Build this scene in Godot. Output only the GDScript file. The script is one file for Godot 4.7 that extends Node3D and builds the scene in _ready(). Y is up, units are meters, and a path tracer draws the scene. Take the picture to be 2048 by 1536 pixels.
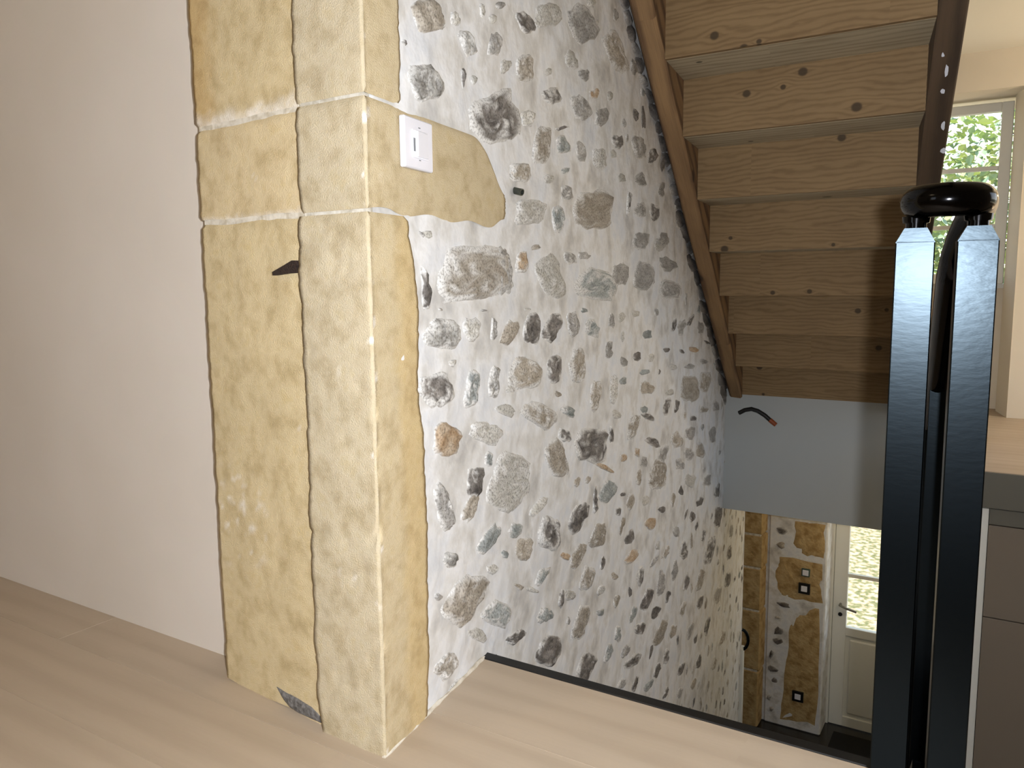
extends Node3D
# A landing above a stairwell: limestone corner pillar, rubble wall, underside of a pine staircase, black railing, rooms below and beyond.
# y is up, metres; the landing floor is y = 0; -z runs away from the landing edge.

const F := 1600.0                                    # focal length in pixels of the 2048 x 1536 frame
var cam_basis := Basis(Vector3.UP, deg_to_rad(31.66)) * Basis(Vector3.RIGHT, deg_to_rad(-7.205)) * Basis(Vector3.BACK, deg_to_rad(-0.586))
var eye := Vector3(0, 0.78, 0)
var corner := Vector3(-0.838, 0, -0.944)             # foot of the pillar's arris
var wd := Vector3(-0.1413, 0, -0.98997)              # direction of the rubble wall, away from the landing
var wn := Vector3(0.98997, 0, -0.1413)               # its outward normal
const LOW := -2.8                                    # level of the ground floor
var M := {}
var rng := RandomNumberGenerator.new()
var fn := FastNoiseLite.new()
var taken := {}

func _ready():
	rng.seed = 7
	fn.seed = 11
	fn.frequency = 1.0
	fn.noise_type = FastNoiseLite.TYPE_SIMPLEX_SMOOTH
	camera_and_light()
	materials()
	structure()
	rubble_wall()
	lower_room()
	gallery()
	pillar()
	upper_stair()
	lower_stair()
	railing()
	small_things()
	added_fill_lamp("unseen white globe lamp added as warm fill on the landing ceiling opposite the stone pillar", Vector3(-2.0, 2.6, 1.3), 0.6)  # added warm fill for the left wall and landing floor
	added_fill_lamp("unseen white globe lamp added to brighten the room downstairs, on its ceiling", Vector3(-0.35, -0.35, -5.7), 0.15, 0.42)  # added behind the header to lift the ground floor
	added_fill_lamp("unseen white globe lamp added to light the room beyond the stairwell, hanging over it", Vector3(1.25, 2.005, -4.4), 0.85, 0.55)  # added off to the right to lift the gallery and its ceiling
	outdoors()

# ------------------------------------------------------------------ camera, sky, light
func camera_and_light():
	var cam := Camera3D.new()
	cam.name = "camera"
	cam.fov = rad_to_deg(2.0 * atan(768.0 / F))
	cam.transform = Transform3D(cam_basis, eye)
	cam.near = 0.02
	add_child(cam)
	cam.current = true
	var env := Environment.new()
	env.background_mode = Environment.BG_SKY
	var sky := Sky.new()
	var sm := ProceduralSkyMaterial.new()
	sm.sky_top_color = Color(0.60, 0.67, 0.76)
	sm.sky_horizon_color = Color(0.90, 0.905, 0.89)
	sm.ground_horizon_color = Color(0.62, 0.63, 0.58)
	sm.ground_bottom_color = Color(0.30, 0.30, 0.26)
	sm.sky_energy_multiplier = 1.0
	sm.sun_angle_max = 1.0
	sky.sky_material = sm
	env.sky = sky
	env.background_energy_multiplier = SKY
	env.ambient_light_source = Environment.AMBIENT_SOURCE_DISABLED
	env.tonemap_mode = Environment.TONE_MAPPER_LINEAR
	env.tonemap_exposure = EXPOSURE
	env.sdfgi_enabled = true
	env.ssao_enabled = true
	env.ssil_enabled = true
	var we := WorldEnvironment.new()
	we.name = "world_environment"
	we.environment = env
	add_child(we)
	var sun := DirectionalLight3D.new()
	sun.name = "sun"
	sun.light_color = Color(1.0, 0.95, 0.86)
	sun.light_energy = SUN
	sun.light_angular_distance = 0.5
	sun.shadow_enabled = true
	add_child(sun)
	sun.look_at_from_position(Vector3(7, 12, 3), Vector3.ZERO, Vector3.UP)
	# the camera's own flash: a small lamp to the right of the lens (the railing's shadow falls just left of the railing)
	var fl := SpotLight3D.new()
	fl.name = "camera_flash"
	fl.light_color = Color(0.97, 0.98, 1.0)
	fl.light_energy = FLASH
	fl.light_size = 0.012
	fl.spot_angle = 62.0
	fl.spot_angle_attenuation = 0.6
	fl.spot_range = 30.0
	fl.spot_attenuation = 2.0
	fl.shadow_enabled = true
	fl.transform = Transform3D(cam_basis, eye + cam_basis * Vector3(0.05, 0.022, 0.0))
	add_child(fl)

const EXPOSURE := 1.0
const SKY := 5.0
const SUN := 7.5
const FLASH := 3.4
const FILL_LAMP := Color(1.0, 0.905, 0.76)                  # added warm fill lamps: the shadow of the railing is brown, not grey

# ------------------------------------------------------------------ pixels to points
func ray(u: float, v: float) -> Vector3:
	return cam_basis * Vector3((u - 1024.0) / F, -(v - 768.0) / F, -1.0)

func on_plane(u: float, v: float, p: Vector3, n: Vector3) -> Vector3:
	var r := ray(u, v)
	return eye + r * ((p - eye).dot(n) / r.dot(n))

func at_z(u: float, v: float, z: float) -> Vector3:
	return on_plane(u, v, Vector3(0, 0, z), Vector3.BACK)

func wall_sy(u: float, v: float) -> Vector2:              # pixel to (distance along the rubble wall, height)
	var p := on_plane(u, v, corner, wn)
	return Vector2((p - corner).dot(wd), p.y)

func wp(s: float, y: float, off: float) -> Vector3:        # point on the rubble wall
	return corner + wd * s + wn * off + Vector3(0, y, 0)

func sp(s: float, w: float, y: float) -> Vector3:          # point in a flight of stairs beside the rubble wall, w metres from it
	return corner + wd * s + Vector3(w, y, 0)

# ------------------------------------------------------------------ nodes
func numbered(called: String) -> String:
	if not taken.has(called):
		taken[called] = 0
		return called
	taken[called] += 1
	return "%s_%03d" % [called, taken[called]]

func thing(called: String, label: String, category: String, at := Vector3.ZERO, group := "") -> Node3D:
	var o := Node3D.new()
	o.name = numbered(called)
	add_child(o, true)
	o.position = at
	o.set_meta("label", label)
	o.set_meta("category", category)
	if group:
		o.set_meta("group", group)
	return o

func struct(called: String, label: String, category: String) -> Node3D:
	var o := Node3D.new()
	o.name = numbered(called)
	add_child(o, true)
	o.set_meta("kind", "structure")
	o.set_meta("label", label)
	o.set_meta("category", category)
	return o

func begin() -> SurfaceTool:
	var st := SurfaceTool.new()
	st.begin(Mesh.PRIMITIVE_TRIANGLES)
	return st

func put(st: SurfaceTool, called: String, mat: Material, parent: Node, tangents := false) -> MeshInstance3D:
	if tangents:
		st.generate_tangents()
	var m := MeshInstance3D.new()
	m.name = called
	m.mesh = st.commit()
	m.material_override = mat
	m.cast_shadow = GeometryInstance3D.SHADOW_CASTING_SETTING_ON
	parent.add_child(m, true)
	if parent is Node3D and parent != self:
		m.position = -(parent as Node3D).position if (parent.get_parent() == self) else Vector3.ZERO
	return m

# ------------------------------------------------------------------ shapes (all in world coordinates)
func tri(st: SurfaceTool, a: Vector3, b: Vector3, c: Vector3, n: Vector3, ua := Vector2.ZERO, ub := Vector2.ZERO, uc := Vector2.ZERO):
	# winding set from the wanted normal
	if (b - a).cross(c - a).dot(n) > 0.0:
		var t := b; b = c; c = t
		var tu := ub; ub = uc; uc = tu
	st.set_normal(n); st.set_uv(ua); st.add_vertex(a)
	st.set_normal(n); st.set_uv(ub); st.add_vertex(b)
	st.set_normal(n); st.set_uv(uc); st.add_vertex(c)

func quad(st: SurfaceTool, a: Vector3, b: Vector3, c: Vector3, d: Vector3, n: Vector3, uv := [Vector2.ZERO, Vector2.ZERO, Vector2.ZERO, Vector2.ZERO]):
	tri(st, a, b, c, n, uv[0], uv[1], uv[2])
	tri(st, a, c, d, n, uv[0], uv[2], uv[3])

# a box with chamfered edges; x, y, z are its full sizes along the axes of xf; texture u runs along the longest side
func bevel_box(st: SurfaceTool, xf: Transform3D, size: Vector3, b := 0.002, uv_off := Vector2.ZERO, uv_scale := Vector2.ONE):
	var h := size * 0.5
	var long := size.max_axis_index()
	var ax := [Vector3(1, 0, 0), Vector3(0, 1, 0), Vector3(0, 0, 1)]
	var uvf := func(p: Vector3, face: int) -> Vector2:
		var others := [0, 1, 2]
		others.erase(face)
		var ua: int = others[0]
		var va: int = others[1]
		if va == long:
			ua = others[1]; va = others[0]
		return Vector2(p[ua], p[va] + h[face] * 0.37) * uv_scale + uv_off
	for f in 3:
		var g := (f + 1) % 3
		var k := (f + 2) % 3
		for sgn in [-1.0, 1.0]:
			var pts := []
			var uvs := []
			for q in [[-1, -1], [1, -1], [1, 1], [-1, 1]]:
				var p := Vector3.ZERO
				p[f] = sgn * h[f]
				p[g] = q[0] * (h[g] - b)
				p[k] = q[1] * (h[k] - b)
				pts.append(xf * p)
				uvs.append(uvf.call(p, f))
			quad(st, pts[0], pts[1], pts[2], pts[3], (xf.basis * (ax[f] * sgn)).normalized(), uvs)
		for s1 in [-1.0, 1.0]:
			for s2 in [-1.0, 1.0]:
				var e := []
				var eu := []
				for q in [[-1, 0], [1, 0], [1, 1], [-1, 1]]:
					var p := Vector3.ZERO
					p[f] = q[0] * (h[f] - b)
					p[g] = s1 * (h[g] - (b if q[1] == 0 else 0.0))
					p[k] = s2 * (h[k] - (0.0 if q[1] == 0 else b))
					e.append(xf * p)
					eu.append(uvf.call(p, g))
				quad(st, e[0], e[1], e[2], e[3], (xf.basis * (ax[g] * s1 + ax[k] * s2)).normalized(), eu)
	for s1 in [-1.0, 1.0]:
		for s2 in [-1.0, 1.0]:
			for s3 in [-1.0, 1.0]:
				var sg := Vector3(s1, s2, s3)
				var c := []
				for f in 3:
					var p := sg * (h - Vector3(b, b, b))
					p[f] = sg[f] * h[f]
					c.append(xf * p)
				tri(st, c[0], c[1], c[2], (xf.basis * sg).normalized(), uvf.call(sg * h, 0), uvf.call(sg * h, 0), uvf.call(sg * h, 0))

func box(st: SurfaceTool, lo: Vector3, hi: Vector3, b := 0.001, uv_off := Vector2.ZERO, uv_scale := Vector2.ONE):
	bevel_box(st, Transform3D(Basis.IDENTITY, (lo + hi) * 0.5), hi - lo, b, uv_off, uv_scale)

# any hexahedron: p[0..3] one face in order, p[4..7] the opposite face in the same order; u along p0->p1
func hexa(st: SurfaceTool, p: Array, uv_off := Vector2.ZERO, uv_scale := Vector2.ONE):
	var mid := Vector3.ZERO
	for q in p:
		mid += q / 8.0
	for f in [[0, 1, 2, 3], [4, 5, 6, 7], [0, 1, 5, 4], [3, 2, 6, 7], [0, 3, 7, 4], [1, 2, 6, 5]]:
		var a: Vector3 = p[f[0]]
		var b: Vector3 = p[f[1]]
		var c: Vector3 = p[f[2]]
		var d: Vector3 = p[f[3]]
		var n := (b - a).cross(c - a)
		if n.length() < 1e-9:
			n = (c - a).cross(d - a)
		n = n.normalized()
		if n.dot((a + b + c + d) * 0.25 - mid) < 0:
			n = -n
		var l1 := a.distance_to(b)
		var l2 := a.distance_to(d)
		quad(st, a, b, c, d, n, [uv_off, uv_off + Vector2(l1, 0) * uv_scale, uv_off + Vector2(l1, l2) * uv_scale, uv_off + Vector2(0, l2) * uv_scale])

# a tube along points with radii
func tube(st: SurfaceTool, pts: Array, r, sides := 16, caps := true):
	var n := pts.size()
	var rings := []
	var nor := []
	var up := Vector3.UP
	var t0: Vector3 = (pts[1] - pts[0]).normalized()
	if absf(t0.dot(up)) > 0.95:
		up = Vector3.RIGHT
	var side := t0.cross(up).normalized()
	for i in n:
		var t: Vector3 = (pts[mini(i + 1, n - 1)] - pts[maxi(i - 1, 0)]).normalized()
		side = (side - t * side.dot(t)).normalized()
		var bi := t.cross(side)
		var ring := []
		var nr := []
		var rr: float = r[i] if r is Array else r
		for k in sides:
			var a := TAU * k / sides
			var dir := side * cos(a) + bi * sin(a)
			ring.append(pts[i] + dir * rr)
			nr.append(dir)
		rings.append(ring)
		nor.append(nr)
	for i in n - 1:
		for k in sides:
			var k2 := (k + 1) % sides
			smooth_quad(st, [rings[i][k], rings[i][k2], rings[i + 1][k2], rings[i + 1][k]], [nor[i][k], nor[i][k2], nor[i + 1][k2], nor[i + 1][k]])
	if caps:
		for e in [0, n - 1]:
			var out: Vector3 = ((pts[0] - pts[1]) if e == 0 else (pts[n - 1] - pts[n - 2])).normalized()
			for k in sides:
				tri(st, pts[e], rings[e][k], rings[e][(k + 1) % sides], out)

func smooth_quad(st: SurfaceTool, p: Array, n: Array, uv := []):
	for t in [[0, 1, 2], [0, 2, 3]]:
		var a: int = t[0]
		var b: int = t[1]
		var c: int = t[2]
		if (p[b] - p[a]).cross(p[c] - p[a]).dot(n[a]) > 0:
			var s := b; b = c; c = s
		for k in [a, b, c]:
			st.set_normal(n[k])
			st.set_uv(uv[k] if uv.size() else Vector2.ZERO)
			st.add_vertex(p[k])

# a sheet through rows of points (rows x columns), smooth; cols may be empty
func sheet(st: SurfaceTool, rows: Array, colors := []):
	var nr := rows.size()
	var nc: int = rows[0].size()
	for r in nr:
		for c in nc:
			if colors.size():
				st.set_color(colors[r][c])
			st.set_uv(Vector2(c, r))
			st.add_vertex(rows[r][c])
	for r in nr - 1:
		for c in nc - 1:
			var a := r * nc + c
			st.add_index(a); st.add_index(a + 1); st.add_index(a + nc)
			st.add_index(a + 1); st.add_index(a + nc + 1); st.add_index(a + nc)
	st.generate_normals()

# ------------------------------------------------------------------ materials
func noise_tex(seed_: int, freq: float, stops: Array, octaves := 4, size := 512, kind := FastNoiseLite.TYPE_SIMPLEX_SMOOTH, normal := -1.0) -> NoiseTexture2D:
	var t := NoiseTexture2D.new()
	t.width = size
	t.height = size
	t.seamless = true
	t.generate_mipmaps = false
	var n := FastNoiseLite.new()
	n.seed = seed_
	n.noise_type = kind
	n.frequency = freq
	n.fractal_octaves = octaves
	n.fractal_gain = 0.55
	t.noise = n
	if normal > 0:
		t.as_normal_map = true
		t.bump_strength = normal
	elif stops.size():
		var g := Gradient.new()
		g.offsets = PackedFloat32Array(stops.map(func(s): return s[0]))
		g.colors = PackedColorArray(stops.map(func(s): return s[1]))
		t.color_ramp = g
	return t

func matte(color: Color, rough := 0.9) -> StandardMaterial3D:
	var m := StandardMaterial3D.new()
	m.albedo_color = color
	m.roughness = rough
	return m

func world_tex(m: StandardMaterial3D, tex: Texture2D, per_metre: float, bump: Texture2D = null, bump_scale := 1.0):
	m.albedo_texture = tex
	m.uv1_triplanar = true
	m.uv1_world_triplanar = true
	m.uv1_scale = Vector3.ONE * per_metre
	if bump:
		m.normal_enabled = true
		m.normal_texture = bump
		m.normal_scale = bump_scale

func wood_image(seed_: int, w: int, h: int, base: Color, dark: Color, rings: float, knots: int, strength: float) -> ImageTexture:
	var img := Image.create(w, h, false, Image.FORMAT_RGB8)
	var n := FastNoiseLite.new()
	n.seed = seed_
	n.frequency = 1.0
	n.noise_type = FastNoiseLite.TYPE_SIMPLEX_SMOOTH
	var r := RandomNumberGenerator.new()
	r.seed = seed_
	var ks := []
	for k in knots:
		ks.append([r.randf_range(0.05, 0.95) * w, r.randf_range(0.1, 0.9) * h, r.randf_range(0.014, 0.036) * h * 1.5])
	for y in h:
		for x in w:
			var fx := float(x) / w
			var fy := float(y) / h
			var lift := 0.0
			var kn := 0.0
			for k in ks:
				var dx: float = (x - k[0]) / (k[2] * 3.2)
				var dy: float = (y - k[1]) / k[2]
				var q := dx * dx + dy * dy * 0.25
				if q < 6.0:
					lift += exp(-q) * signf(dy) * 0.6
					var d2: float = Vector2((x - k[0]) / k[2] * 0.8, dy).length()
					kn = maxf(kn, 1.0 - smoothstep(0.7, 1.25, d2))
			var warp := n.get_noise_2d(fx * 2.2, fy * 2.5) * 0.5 + n.get_noise_2d(fx * 6.0 + 9.0, fy * 5.0) * 0.13
			var g := (fy + warp * 0.16) * rings - lift * rings * 0.09
			var ring := 0.5 + 0.5 * sin(g * TAU)
			ring = pow(ring, 2.0)
			var fibre := n.get_noise_2d(fx * 14.0, fy * 190.0 + 40.0) * 0.5 + n.get_noise_2d(fx * 5.0, fy * 60.0 + 80.0) * 0.5
			var patch := n.get_noise_2d(fx * 3.0 + 30.0, fy * 3.0)
			var a := clampf((ring * 0.55 + 0.25 * fibre + 0.3 * patch + 0.1) * strength, 0.0, 1.0)
			var c := base.lerp(dark, a)
			c = c.lerp(dark * 0.55, kn * 0.8)
			img.set_pixel(x, y, c)
	return ImageTexture.create_from_image(img)

func materials():
	var plaster_bump := noise_tex(3, 0.03, [], 5, 512, FastNoiseLite.TYPE_SIMPLEX_SMOOTH, 3.0)
	var rough_bump := noise_tex(5, 0.035, [], 6, 512, FastNoiseLite.TYPE_SIMPLEX_SMOOTH, 9.0)
	M.wall = matte(Color(0.85, 0.815, 0.775), 0.92)
	world_tex(M.wall, noise_tex(21, 0.006, [[0.0, Color(0.97, 0.965, 0.955)], [1.0, Color(1, 1, 1)]], 3), 0.5, plaster_bump, 0.06)
	M.cream = matte(Color(0.90, 0.86, 0.79), 0.9)
	world_tex(M.cream, noise_tex(22, 0.006, [[0.0, Color(0.97, 0.965, 0.955)], [1.0, Color(1, 1, 1)]], 3), 0.5, plaster_bump, 0.06)
	M.ceiling = matte(Color(0.93, 0.92, 0.88), 0.95)
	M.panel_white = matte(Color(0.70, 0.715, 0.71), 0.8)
	M.sage_paint = matte(Color(0.62, 0.65, 0.60), 0.5)
	M.white_paint = matte(Color(0.90, 0.90, 0.87), 0.45)
	M.white_plastic = matte(Color(0.86, 0.86, 0.89), 0.35)
	M.white_rocker = matte(Color(0.90, 0.90, 0.925), 0.3)
	M.grey_plastic = matte(Color(0.42, 0.44, 0.46), 0.4)
	M.black_plastic = matte(Color(0.03, 0.03, 0.03), 0.4)
	M.teal_plastic = matte(Color(0.25, 0.33, 0.31), 0.4)
	M.metal = matte(Color(0.55, 0.54, 0.5), 0.3)
	M.metal.metallic = 0.9
	M.dull_metal = matte(Color(0.30, 0.31, 0.28), 0.45)
	M.dull_metal.metallic = 0.6
	M.glass = StandardMaterial3D.new()
	M.glass.transparency = BaseMaterial3D.TRANSPARENCY_ALPHA
	M.glass.albedo_color = Color(0.9, 0.95, 0.93, 0.08)
	M.glass.roughness = 0.0
	# black satin paint of the railing
	M.black_paint = matte(Color(0.112, 0.132, 0.146), 0.30)
	M.black_paint.metallic = 1.0            # lacquer: no body colour, a faint bluish gloss
	M.black_paint.normal_enabled = true
	M.black_paint.normal_texture = noise_tex(6, 0.02, [], 4, 512, FastNoiseLite.TYPE_SIMPLEX_SMOOTH, 2.0)
	M.black_paint.uv1_triplanar = true
	M.black_paint.uv1_world_triplanar = true
	M.black_paint.uv1_scale = Vector3(3, 9, 3)
	M.black_paint.normal_scale = 0.12
	M.black_gloss = matte(Color(0.135, 0.135, 0.14), 0.12)
	M.black_gloss.metallic = 1.0
	M.black_trim = matte(Color(0.013, 0.012, 0.011), 0.5)
	# rubble wall mortar
	M.mortar = matte(Color(0.88, 0.877, 0.872), 0.95)
	world_tex(M.mortar, noise_tex(31, 0.012, [[0.0, Color(0.78, 0.77, 0.76)], [0.3, Color(0.92, 0.91, 0.89)], [0.55, Color(1, 1, 1)], [1.0, Color(0.93, 0.945, 0.97)]], 6), 1.1, rough_bump, 0.12)
	# rubble stones: vertex colours carry tone and the mortar smeared over their edges, the texture their grain
	M.stone = matte(Color.WHITE, 0.9)
	world_tex(M.stone, noise_tex(41, 0.03, [[0.12, Color(0.60, 0.585, 0.57)], [0.40, Color(0.88, 0.875, 0.865)], [0.56, Color(1, 1, 1)], [0.9, Color(0.97, 0.96, 0.94)]], 6), 9.0, rough_bump, 0.3)
	M.stone.vertex_color_use_as_albedo = true
	# limestone of the pillar: vertex colours carry the tone of each block, the texture its grain
	M.limestone = matte(Color.WHITE, 0.92)
	world_tex(M.limestone, noise_tex(51, 0.014, [[0.1, Color(0.88, 0.86, 0.81)], [0.4, Color(0.96, 0.95, 0.93)], [0.62, Color(1, 1, 1)], [0.9, Color(0.97, 0.955, 0.91)]], 6), 2.2, noise_tex(52, 0.13, [], 4, 1024, FastNoiseLite.TYPE_SIMPLEX_SMOOTH, 6.0), 0.4)
	M.limestone.vertex_color_use_as_albedo = true
	M.ochre_stone = matte(Color(0.74, 0.64, 0.46), 0.92)
	world_tex(M.ochre_stone, noise_tex(53, 0.012, [[0.15, Color(0.82, 0.77, 0.68)], [0.5, Color(0.96, 0.94, 0.9)], [0.8, Color(1, 1, 1)]], 5), 1.6, rough_bump, 0.4)
	M.joint = matte(Color(0.84, 0.81, 0.75), 0.95)
	world_tex(M.joint, noise_tex(54, 0.02, [[0.2, Color(0.86, 0.84, 0.8)], [0.6, Color.WHITE]], 5), 3.0, rough_bump, 0.15)
	M.cement = matte(Color(0.47, 0.46, 0.45), 0.95)
	world_tex(M.cement, noise_tex(55, 0.03, [[0.2, Color(0.7, 0.68, 0.66)], [0.7, Color.WHITE]], 5), 5.0, rough_bump, 0.6)
	M.rust = matte(Color(0.20, 0.145, 0.115), 0.75)
	world_tex(M.rust, noise_tex(56, 0.04, [[0.2, Color(0.5, 0.4, 0.4)], [0.6, Color.WHITE], [0.9, Color(1, 0.8, 0.65)]], 5), 12.0, rough_bump, 1.0)
	# woods
	M.oak = []
	for k in 4:
		var m := matte(Color.WHITE, 0.55)
		m.albedo_texture = wood_image(60 + k, 1024, 128, Color(0.72, 0.655, 0.575).lerp(Color(0.69, 0.62, 0.535), k / 3.0), Color(0.62, 0.55, 0.465), 4.0, 0, 0.5)
		M.oak.append(m)
	M.pine = []
	for k in 4:
		var m := matte(Color.WHITE, 0.75)
		m.albedo_texture = wood_image(70 + k, 1024, 256, Color(0.565, 0.465, 0.325), Color(0.425, 0.33, 0.21), 17.0, 6, 0.8)
		M.pine.append(m)
	M.pine_grey = matte(Color.WHITE, 0.8)
	M.pine_grey.albedo_texture = wood_image(80, 1024, 256, Color(0.74, 0.69, 0.58), Color(0.56, 0.50, 0.40), 8.0, 2, 0.9)
	M.beam = matte(Color.WHITE, 0.8)
	M.beam.albedo_texture = wood_image(81, 1024, 256, Color(0.62, 0.495, 0.345), Color(0.33, 0.24, 0.165), 5.0, 5, 1.1)
	M.beam_dark = matte(Color.WHITE, 0.8)
	M.beam_dark.albedo_texture = wood_image(82, 1024, 256, Color(0.34, 0.27, 0.20), Color(0.20, 0.155, 0.11), 5.0, 2, 1.0)
	M.plaster_drip = matte(Color(0.80, 0.81, 0.84), 0.9)
	# ground floor
	M.dark_tile = matte(Color(0.16, 0.145, 0.125), 0.22)
	M.mat_black = matte(Color(0.025, 0.024, 0.022), 0.95)
	M.taupe_gloss = matte(Color(0.50, 0.46, 0.41), 0.14)
	M.fascia = matte(Color(0.40, 0.39, 0.35), 0.35)
	M.slab = matte(Color(0.7, 0.68, 0.64), 0.9)
	M.cable = matte(Color(0.06, 0.055, 0.045), 0.5)
	M.copper = matte(Color(0.55, 0.26, 0.10), 0.5)
	# outdoors
	M.ground = matte(Color.WHITE, 1.0)
	world_tex(M.ground, noise_tex(91, 0.012, [[0.15, Color(0.22, 0.25, 0.15)], [0.42, Color(0.31, 0.33, 0.23)], [0.5, Color(0.42, 0.39, 0.34)], [0.75, Color(0.52, 0.49, 0.44)]], 6, 1024), 0.8)
	M.bark = matte(Color(0.28, 0.22, 0.16), 0.95)
	M.leaf = []
	for c in [Color(0.50, 0.57, 0.42), Color(0.60, 0.63, 0.46), Color(0.42, 0.52, 0.44)]:
		var m := matte(c, 0.55)
		m.backlight = Color(0.30, 0.36, 0.10)
		m.backlight_enabled = true
		M.leaf.append(m)

# ------------------------------------------------------------------ structure
func slab(called: String, label: String, category: String, boxes: Array, mat: Material) -> Node3D:
	var o := struct(called, label, category)
	var st := begin()
	for b in boxes:
		box(st, b[0], b[1], 0.0005)
	put(st, "body", mat, o)
	return o

func planks(o: Node3D, x0: float, x1: float, rows: Array, y: float, seed_: int):
	var r := RandomNumberGenerator.new()
	r.seed = seed_
	for i in rows.size() - 1:
		var x := x0 - r.randf_range(0.0, 1.2)
		while x < x1:
			var l := r.randf_range(1.5, 2.2)
			var a := maxf(x, x0)
			var b := minf(x + l, x1)
			if b - a > 0.05:
				var st := begin()
				box(st, Vector3(a + 0.0003, y - 0.015, rows[i] + 0.0003), Vector3(b - 0.0003, y + r.randf_range(-0.0003, 0.0003), rows[i + 1] - 0.0003), 0.0003, Vector2(r.randf() * 0.8, r.randf() * 0.6), Vector2(0.6, 3.5))
				put(st, "plank", M.oak[r.randi() % M.oak.size()], o)
			x += l

func structure():
	var o := slab("floor", "pale limed oak plank floor of the landing", "floor", [[Vector3(-4.2, -0.3, -1.32), Vector3(2.2, -0.016, 3.2)]], M.slab)
	var rows := [-1.319, -1.095, -0.915, -0.735]
	while rows[-1] < 3.0:
		rows.append(rows[-1] + 0.19)
	rows[-1] = 3.2
	planks(o, -4.2, 2.2, rows, 0.0, 5)
	var t := struct("trim_1", "black nosing strip along the edge of the landing floor", "trim")
	var st := begin()
	box(st, Vector3(-0.905, -0.045, -1.346), Vector3(2.2, 0.0015, -1.3195), 0.0015)
	put(st, "strip", M.black_trim, t)
	slab("wall_left", "smooth pale plaster wall left of the stone pillar", "wall", [[Vector3(-4.2, -0.3, -1.4), Vector3(-1.0, 2.6, -1.052)]], M.wall)
	slab("ceiling", "white ceiling over landing and stairwell", "ceiling", [[Vector3(-4.4, 2.6, -5.9), Vector3(2.4, 2.8, 3.5)]], M.ceiling)
	slab("wall_outer_left", "plain plaster end wall of the landing", "wall", [[Vector3(-4.4, -3.0, -7.0), Vector3(-4.2, 2.6, 3.4)]], M.wall)
	slab("wall_outer_right", "plain plaster side wall opposite the rubble wall", "wall", [[Vector3(2.2, -3.0, -7.0), Vector3(2.45, 0.3, 3.4)], [Vector3(2.2, 2.0, -7.0), Vector3(2.45, 2.6, 3.4)], [Vector3(2.2, 0.3, -7.0), Vector3(2.45, 2.0, -5.1)], [Vector3(2.2, 0.3, -2.4), Vector3(2.45, 2.0, 3.4)]], M.wall)
	added_side_window()
	# wall behind the camera, with an unseen window added for fill daylight
	var bk := [[Vector3(-4.4, -0.3, 3.2), Vector3(2.4, 0.8, 3.5)], [Vector3(-4.4, 2.2, 3.2), Vector3(2.4, 2.6, 3.5)], [Vector3(-4.4, 0.8, 3.2), Vector3(-3.4, 2.2, 3.5)], [Vector3(-2.2, 0.8, 3.2), Vector3(2.4, 2.2, 3.5)]]
	slab("wall_back", "plaster wall of the landing opposite the stone pillar, with one added window", "wall", bk, M.wall)
	window("window_2", "unseen white casement window added for fill daylight in the landing wall opposite the stone pillar", -3.4, -2.2, 0.8, 2.2, 3.36, [1.33, 1.76])
	# front of the landing slab and the room under it
	slab("wall_under_landing", "plaster wall under the landing edge", "wall", [[Vector3(-4.2, LOW, -1.3), Vector3(2.2, -0.3, -1.1)]], M.cream)

func added_side_window():  # added window, out of view, to brighten the gallery and stairwell
	var w := struct("window_3", "unseen white casement window added to bring daylight through the side wall opposite the rubble wall", "window")
	for b in [[0.3, 0.36, -5.1, -2.4], [1.94, 2.0, -5.1, -2.4], [0.36, 1.94, -5.1, -5.04], [0.36, 1.94, -2.46, -2.4], [0.36, 1.94, -3.78, -3.72]]:
		var st := begin()
		box(st, Vector3(2.30, b[0], b[2]), Vector3(2.35, b[1], b[3]), 0.004)
		put(st, "window_frame", M.white_paint, w)
	for z in [[-5.04, -3.78], [-3.72, -2.46]]:
		var st := begin()
		quad(st, Vector3(2.325, 0.36, z[0]), Vector3(2.325, 0.36, z[1]), Vector3(2.325, 1.94, z[1]), Vector3(2.325, 1.94, z[0]), Vector3.LEFT)
		put(st, "pane", M.glass, w)

func window(called: String, label: String, x0: float, x1: float, y0: float, y1: float, z: float, bars: Array):
	var w := struct(called, label, "window")
	var fr := begin()
	for b in [[x0, x0 + 0.06, y0, y1], [x1 - 0.06, x1, y0, y1], [x0 + 0.06, x1 - 0.06, y0, y0 + 0.06], [x0 + 0.06, x1 - 0.06, y1 - 0.05, y1]]:
		box(fr, Vector3(b[0], b[2], z - 0.03), Vector3(b[1], b[3], z + 0.03), 0.004)
	put(fr, "window_frame", M.white_paint, w)
	for y in bars:
		var m := begin()
		box(m, Vector3(x0 + 0.06, y - 0.012, z - 0.018), Vector3(x1 - 0.06, y + 0.012, z + 0.018), 0.003)
		put(m, "glazing_bar", M.white_paint, w)
	var mid := begin()
	var xm := (x0 + x1) * 0.5
	box(mid, Vector3(xm - 0.035, y0 + 0.06, z - 0.025), Vector3(xm + 0.035, y1 - 0.05, z + 0.025), 0.003)
	put(mid, "mullion", M.white_paint, w)
	var ys := [y0 + 0.06] + bars + [y1 - 0.05]
	for i in ys.size() - 1:
		for h in [[x0 + 0.06, xm - 0.035], [xm + 0.035, x1 - 0.06]]:
			var g := begin()
			var a: float = ys[i] + (0.012 if i > 0 else 0.0)
			var b: float = ys[i + 1] - (0.012 if i < ys.size() - 2 else 0.0)
			quad(g, Vector3(h[0], a, z), Vector3(h[1], a, z), Vector3(h[1], b, z), Vector3(h[0], b, z), Vector3.BACK)
			put(g, "pane", M.glass, w)

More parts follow.
